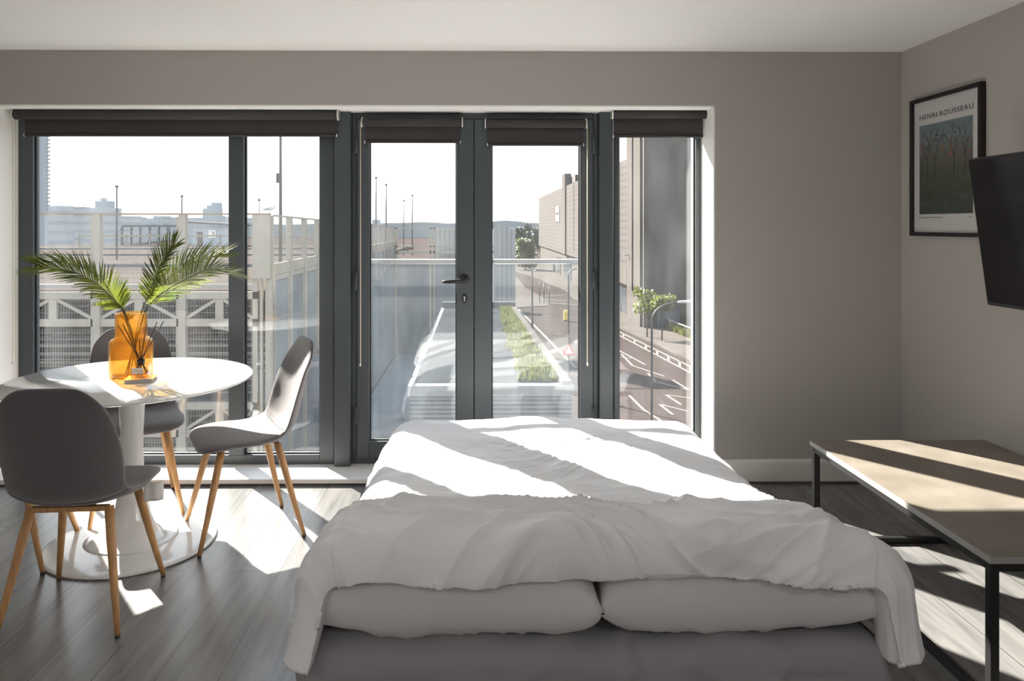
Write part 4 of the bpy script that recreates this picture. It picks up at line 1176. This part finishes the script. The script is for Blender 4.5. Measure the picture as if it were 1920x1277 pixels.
for k in range(9):
    t = k / 8; mline((1150 + 165 * t, 617 + 81 * t), (1146 + 172 * t, 621 + 90 * t), .16)
mk.build('crossing_hatch', M['paint']); o = COL.objects['crossing_hatch']; tag(o, 'cream ladder-hatched strip painted along the far kerb', 'road marking')
for i, segs in enumerate([[((1154, 654), (1210, 684)), ((1186, 672), (1160, 670))], [((1186, 686), (1246, 706)), ((1165, 664), (1186, 686))], [((1225, 715), (1293, 732)), ((1261, 713), (1293, 732)), ((1215, 700), (1232, 718))],
                          [((1249, 741), (1277, 759)), ((1249, 741), (1303, 748))], [((1180, 742), (1206, 768)), ((1206, 768), (1240, 790))], [((1236, 758), (1262, 778)), ((1236, 758), (1290, 772))]]):
    mk = MB()
    for a, b_ in segs: mline(a, b_, .13)
    tag(mk.build('road_marking', M['paint']), ['bay line farthest up the street beside the hatched strip', 'second bay line down the street through the narrow window', 'zigzag bay line halfway down the narrow window', 'bay line near the right frame low in the narrow window',
        'lowest left bay line just above the duvet', 'lowest right bay line behind the near street lamp'][i], 'road marking', 'parking bay lines')
mk = MB(); mline((1000, 556), (1060, 553), .3); mline((1010, 566), (1085, 572), .25); mline((1005, 560), (1060, 564), .25)
tag(mk.build('road_marking', M['paint']), 'cream give-way lines seen through the right door', 'road marking')
mk = MB(); mline((972, 580), (1080, 690), .2)
tag(mk.build('road_marking', M['paint']), 'long edge line beside the low roof through the right door', 'road marking')

# street lamps
def lamp(base, ptop, arm_px, lab, r=.06):
    g = G(*base); Y = g.y
    top = P(base[0], ptop, Y); tip = P(arm_px[0], arm_px[1], Y)
    root = empty('street_lamp', (g.x, Y, GZ), lab, 'street lamp', 'street lamps along the road')
    hh = top.z - GZ; dx_ = tip.x - g.x
    pts = [(g.x, Y, GZ), (g.x, Y, GZ + 1.2), (g.x, Y, top.z - abs(dx_) * .55)]
    rs = [r * 1.4, r, r * .8]
    zc = top.z - abs(dx_) * .55
    for k in range(1, 9):
        a = PI / 2 * k / 8
        pts.append((g.x + dx_ * .75 * (1 - math.cos(a)), Y, zc + (top.z - zc) * math.sin(a))); rs.append(r * .65)
    MB().tube(pts, rs, 10).build('pole', M['lamp'], root)
    hd = MB(); e0 = Vector(pts[-1]); s_ = 1 if dx_ > 0 else -1
    hd.tube([e0, e0 + Vector((s_ * .12, 0, .02)), e0 + Vector((s_ * (.5 if abs(dx_) > .3 else .18), 0, .03)), e0 + Vector((s_ * (max(.6, abs(dx_) * .3) if abs(dx_) > .3 else .22), 0, .0))], [.05, .09, .11, .03], 10)
    hd.v = [(x, y, e0.z + (z - e0.z) * .6) for x, y, z in hd.v]
    hd.build('lantern', M['lampb'], root)
lamp((1222, 935), 567, (1286, 567), 'nearest street lamp, arching right in the narrow window', .045)
lamp((1066, 738), 504, (1088, 504), 'street lamp by the right door stile, arching right', .055)
lamp((998, 622), 508, (1001, 508), 'plain straight lamp column in the right door glass', .08)
lamp((1166, 586), 470, (1155, 470), 'distant street lamp arching left before the brown building', .08)
lamp((1190, 602), 478, (1176, 478), 'distant street lamp arching left before the pale side wall', .08)
# road sign on the second lamp column
g = G(1066, 738); z = P(1066, 655, g.y).z
ts = empty('warning_sign', (g.x, g.y - .12, GZ), 'red-edged triangular warning sign on a street lamp column', 'road sign')
MB().prism([(g.x - .35, z - .3), (g.x + .35, z - .3), (g.x, z + .32)], 'y', g.y - .11, g.y - .09).build('sign_border', M['red'], ts)
MB().prism([(g.x - .22, z - .22), (g.x + .22, z - .22), (g.x, z + .17)], 'y', g.y - .12, g.y - .11).build('sign_face', M['paper'], ts)
for i, px in enumerate((1012, 1020, 1030)):
    g = G(px, 570); t_ = P(px, 525 + i * 6, g.y)
    rt = empty('bollard_post', (g.x, g.y, GZ), ['left', 'middle', 'right'][i] + ' of three thin grey posts on the traffic island', 'post', 'thin posts on the traffic island')
    MB().tube([(g.x, g.y, GZ), (g.x, g.y, t_.z)], .05, 8).build('shaft', M['lamp'], rt); MB().lathe([(0, 0), (.07, .02), (.07, .1), (0, .13)], (g.x, g.y, t_.z), 8).build('cap', M['lamp'], rt)
g = G(1061, 602)
kb = empty('keep_left_bollard', (g.x, g.y, GZ), 'yellow traffic bollard at the end of the small island', 'bollard')
MB().box(g.x - .2, g.x + .2, g.y - .15, g.y + .15, GZ + .1, GZ + 1.0).build('body', M['yellow'], kb, bevel=.05); MB().box(g.x - .3, g.x + .3, g.y - .25, g.y + .25, GZ, GZ + .1).build('foot', M['conc'], kb)
g0, g1 = G(948, 585), G(966, 585)
bs = empty('bus_shelter', (g0.x, g0.y, GZ), 'small grey shelter at the kerb beside the car park end', 'shelter')
MB().box(g0.x - 2, g1.x, g0.y, g0.y + 1.4, GZ + 2.4, GZ + 2.6).build('roof', M['darkint'], bs); MB().box(g0.x - 2, g1.x - .1, g0.y + 1.3, g0.y + 1.4, GZ, GZ + 2.4).build('back_panel', M['panel'], bs)
for x in (g0.x - 1.9, g1.x - .15): MB().box(x, x + .08, g0.y + .1, g0.y + .18, GZ, GZ + 2.4).build('post', M['lamp'], bs)

# trees
def leaves(mb, c, rx, ry, rz_, n, sz, rnd, flat=False):
    for k in range(n):
        while True:
            d = Vector((rnd.uniform(-1, 1), rnd.uniform(-1, 1), rnd.uniform(-1, 1)))
            if .25 < d.length < 1: break
        p = Vector((c[0] + d.x * rx, c[1] + d.y * ry, c[2] + d.z * rz_))
        a = Vector((rnd.uniform(-1, 1), rnd.uniform(-1, 1), rnd.uniform(-1, 1))).normalized() * sz; b_ = a.orthogonal().normalized() * sz * .7
        mb.add([p - a, p - b_, p + a, p + b_], [(0, 1, 2, 3)])
def tree(base, h, rad_, lab, m, seed, n=420, sz=.14, group=None, zb=GZ, low=False):
    rnd = random.Random(seed)
    root = empty('tree', (base.x, base.y, zb), lab, 'tree', group)
    t = MB(); t.tube([(base.x, base.y, zb), (base.x + .05, base.y, zb + h * .5), (base.x, base.y, zb + h * .8)], [rad_ * .06, rad_ * .045, rad_ * .02], 8)
    for k in range(5):
        a = k * 1.3; t.tube([(base.x, base.y, zb + h * (.42 + .05 * k)), (base.x + math.cos(a) * rad_ * .6, base.y + math.sin(a) * rad_ * .6, zb + h * (.62 + .06 * k))], [rad_ * .03, rad_ * .012], 6)
    t.build('trunk', M['bark'], root)
    c = MB()
    nb = 18 if low else 9
    for k in range(nb):
        q_ = (k + .5) / nb
        a = k * 2.4; rr = rad_ * (.15 + .6 * rnd.random()) * (1.15 - .75 * q_ if low else 1)
        zz = (.16 + .76 * q_) if low else (.58 + .34 * rnd.random())
        leaves(c, (base.x + math.cos(a) * rr, base.y + math.sin(a) * rr, zb + h * zz), rad_ * .45, rad_ * .45, h * .14, n // nb, sz, rnd)
    c.build('crown', m, root, recalc=False)
tree(G(1213, 634), 3.9, 1.05, 'young bright green street tree, left one in front of the dark block', M['tree'], 1, 700, .13, 'young street trees')
tree(G(1241, 641), 3.6, 0.95, 'young bright green street tree, right one in front of the dark block', M['tree'], 2, 700, .13, 'young street trees')
b1 = P(985, 470, 150)
tree(Vector((b1.x, 150, 0)), 6.2, 3.0, 'rounded green tree beyond the car park, left of the retail building', M['tree2'], 3, 2600, .30, low=True)
for i, px in enumerate((972, 990, 1008)):
    q = P(px, 440, [262, 285, 274][i])
    tree(Vector((q.x, [262, 285, 274][i], 0)), [8.2, 9.5, 7.5][i], [4, 3.2, 3.5][i], ['left', 'middle, tallest', 'right'][i] + ' dark tree on the skyline behind the green one', M['tree3'], 10 + i, 2000, .6, 'dark skyline trees', low=True)
# planting by the far pavement with its low rail
g0, g1 = G(1240, 612), G(1312, 642)
hb = MB(); rnd = random.Random(5)
for k in range(700):
    t = rnd.random(); x = g0.x + (g1.x - g0.x) * t + rnd.uniform(-.35, .35); y = g0.y + (g1.y - g0.y) * t + rnd.uniform(-.3, .3)
    a = rnd.uniform(0, PI); r_ = rnd.uniform(.06, .12); h = rnd.uniform(.2, .65)
    hb.add([(x - r_ * math.cos(a), y - r_ * math.sin(a), GZ + .1), (x + r_ * math.cos(a), y + r_ * math.sin(a), GZ + .1), (x, y, GZ + .1 + h)], [(0, 1, 2)])
tag(hb.build('flower_bed', M['moss'], None, recalc=False), 'yellow-green low planting behind the rail at the dark block', 'plants', kind='stuff')
fr2 = empty('low_railing', (g0.x, g0.y, GZ), 'low pale rail in front of the planting at the dark block', 'railing')
MB().bar((g0.x, g0.y - .5, GZ + .85), (g1.x, g1.y - .5, GZ + .85), .08).build('rail', M['galv'], fr2)
for k in range(6):
    t = k / 5; x = g0.x + (g1.x - g0.x) * t; y = g0.y + (g1.y - g0.y) * t - .5
    MB().tube([(x, y, GZ), (x, y, GZ + .85)], .04, 8).build('post', M['galv'], fr2)

# ---- skyline
def block(px0, px1, py, Y, lab, m, steps=(), cat='building', d=5):
    a, b_ = P(px0, py, Y), P(px1, py, Y)
    root = empty('skyline_block', ((a.x + b_.x) / 2, Y, GZ), lab, cat, 'pale buildings on the horizon')
    MB().box(a.x, b_.x, Y, Y + d, GZ, a.z).build('walls', m, root)
    for (q0, q1, qy) in steps:
        s0, s1 = P(q0, qy, Y), P(q1, qy, Y)
        MB().box(s0.x, s1.x, Y + 1, Y + d - 1, a.z, s0.z).build('roof_storey', m, root)
    return root
t_ = block(40, 70, 200, 200, 'very tall tower in haze-tinted pale blue at the left window edge', M['haze1'])
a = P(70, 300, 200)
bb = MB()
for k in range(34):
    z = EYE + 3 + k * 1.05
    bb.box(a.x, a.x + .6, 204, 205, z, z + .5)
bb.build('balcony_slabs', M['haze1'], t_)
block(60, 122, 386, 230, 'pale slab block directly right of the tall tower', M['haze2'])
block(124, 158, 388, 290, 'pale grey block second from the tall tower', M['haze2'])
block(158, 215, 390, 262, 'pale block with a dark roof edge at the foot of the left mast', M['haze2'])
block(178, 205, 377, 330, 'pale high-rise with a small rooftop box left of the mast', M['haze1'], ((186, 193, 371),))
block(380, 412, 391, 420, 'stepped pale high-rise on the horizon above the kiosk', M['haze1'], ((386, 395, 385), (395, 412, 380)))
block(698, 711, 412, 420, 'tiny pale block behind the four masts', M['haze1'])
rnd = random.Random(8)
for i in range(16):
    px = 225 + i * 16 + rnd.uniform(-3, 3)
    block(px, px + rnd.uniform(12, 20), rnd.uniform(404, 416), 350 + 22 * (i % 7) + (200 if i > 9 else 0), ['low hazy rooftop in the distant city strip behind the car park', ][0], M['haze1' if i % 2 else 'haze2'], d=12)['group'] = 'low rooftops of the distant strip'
tl = MB(); pts = []
for k in range(121):
    x = -420 + k * 7; pts.append((x, EYE + 1.5 + 3.5 * fbm((x * .02, 0, 3), 3) + (3 if x > 60 else 0)))
tl.prism([(-420, GZ)] + pts + [(420, GZ)], 'y', 520, 540)
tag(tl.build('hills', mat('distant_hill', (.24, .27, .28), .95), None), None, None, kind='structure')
